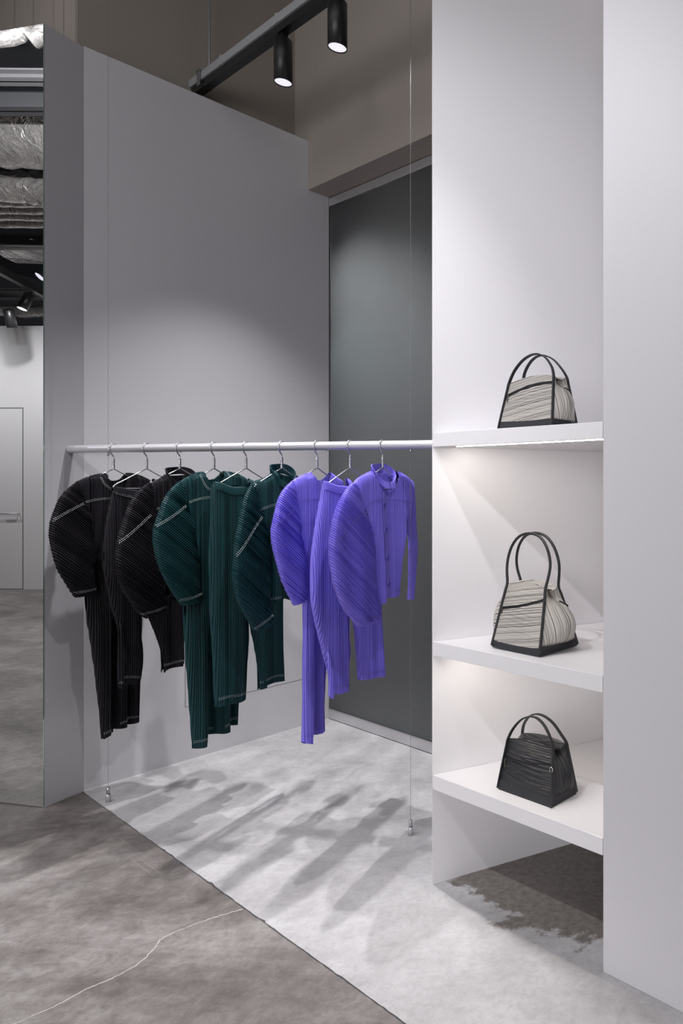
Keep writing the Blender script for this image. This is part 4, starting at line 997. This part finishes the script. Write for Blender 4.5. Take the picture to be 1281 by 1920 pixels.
def beam(y0, y1, z, h, w, label, mat, x0=-7.6, x1=-3.6):
    a, b = run(x0, y0, x1, y1); dv = (b - a) / np.linalg.norm(b - a); L = float(np.linalg.norm(b - a)); nv = np.array((-dv[1], dv[0]))
    m = MB()
    def slab(q0, q1, z0, z1): m.prism([tuple(a + nv * q0), tuple(a + dv * L + nv * q0), tuple(a + dv * L + nv * q1), tuple(a + nv * q1)], z0, z1)
    slab(-w / 2, w / 2, z, z + 0.012); slab(-0.006, 0.006, z, z + h); slab(-w / 2, w / 2, z + h - 0.012, z + h)
    return m.build('steel_beam', mat, label=label, cat='beam', group='ceiling beams seen in the mirror')
MG = newmat('painted_beam_grey', (0.15, 0.15, 0.155), 0.5); MD_ = newmat('painted_beam_dark', (0.06, 0.062, 0.066), 0.5)
beam(4.36, 4.42, 4.0, 0.06, 0.10, 'light grey steel beam nearest the top of the mirror', MG)
beam(4.62, 4.66, 3.94, 0.14, 0.12, 'dark steel channel just below the light beam in the mirror', MD_)
beam(7.1, 7.25, 3.90, 0.12, 0.16, 'grey steel beam below the four foil pipes in the mirror', MG, -9.5, -5)
beam(9.0, 9.05, 3.86, 0.12, 0.14, 'grey steel beam above the far white wall in the mirror', MG, -11, -6)
a, b = run(-11, 9.15, -6.5, 9.25); duct('foil_pipe', a, b, 3.74, 3.74, 0.075, 'foil wrapped pipe above the far white wall, seen in the mirror', 'pipe', rough=0.03, group='parallel foil pipes', n=16)
a, b = run(-5.2, 3.80, -3.3, 4.05); duct('flexible_duct', a, b, 4.12, 4.05, 0.05, 'thin shiny flexible duct near the top of the mirror', rough=0.06, n=14)
# crumpled insulation sheets
def sheet(cx, cy, z, lx, ly, label, seed, tilt=0.3):
    rg = np.random.RandomState(seed); n = 26; H_ = rg.rand(8, 8); vs = []
    for j in range(n + 1):
        for i in range(n + 1):
            x, y = i / n * 7, j / n * 7; i0, j0 = min(int(x), 6), min(int(y), 6); fx, fy = x - i0, y - j0
            hh = (H_[j0, i0] * (1 - fx) + H_[j0, i0 + 1] * fx) * (1 - fy) + (H_[j0 + 1, i0] * (1 - fx) + H_[j0 + 1, i0 + 1] * fx) * fy
            p = opp(cx + (i / n - .5) * lx, cy + (j / n - .5) * ly); vs.append((p[0], p[1], z + hh * 0.16 + tilt * (i / n - .5)))
    m = MB(); m.add(vs, [(j * (n + 1) + i, j * (n + 1) + i + 1, (j + 1) * (n + 1) + i + 1, (j + 1) * (n + 1) + i) for j in range(n) for i in range(n)])
    o = m.build('insulation_sheet', M_FOIL, None, label, 'insulation'); s = o.modifiers.new('t', 'SOLIDIFY'); s.thickness = 0.012
    return o
sheet(-6.5, 8.1, 4.02, 2.6, 1.3, 'crumpled foil insulation above the far track lamps, seen in the mirror', 3, -0.25)
sheet(-3.9, 4.2, 4.5, 2.4, 1.0, 'dark crumpled foil insulation at the very top of the mirror', 5, 0.2)
# far track and its lamps
a = opp(-6.96, 7.43); b = opp(-7.29, 8.37)
dv = (b - a) / np.linalg.norm(b - a); nv = np.array((-dv[1], dv[0])); a = a - dv * 1.2; b = b + dv * 0.25
m = MB(); m.prism([tuple(a - nv * 0.03), tuple(b - nv * 0.03), tuple(b + nv * 0.03), tuple(a + nv * 0.03)], 3.70, 3.78)
m.build('lighting_track', M_BLACK, label='black lighting track crossing the ceiling in the mirror', cat='track')
def far_lamp(x, y, z, d, label, lit):      # d: the way the lamp points, in the mirrored plan
    p = opp(x, y); dd = odir(d[0], d[1]); eu = Vector((dd[0], dd[1], d[2])).to_track_quat('-Z', 'Y').to_euler()
    return spotlight(p, z, label, tilt=eu, R=0.052, lit=lit, group='lamps seen in the mirror', h=0.21)
far_lamp(-7.36, 8.15, 3.50, (-0.18, -0.35, -1), 'black cylinder lamp tilted on the track in the mirror, beside the mirror edge', True)
far_lamp(-7.66, 8.35, 3.33, (-0.10, 0.35, -1), 'unlit black cylinder lamp lowest in the mirror, above the far white wall', False)
far_lamp(-6.05, 6.9, 3.50, (-0.5, -0.8, -1), 'glowing lamp cut by the mirror edge beneath the foil sheet', True)
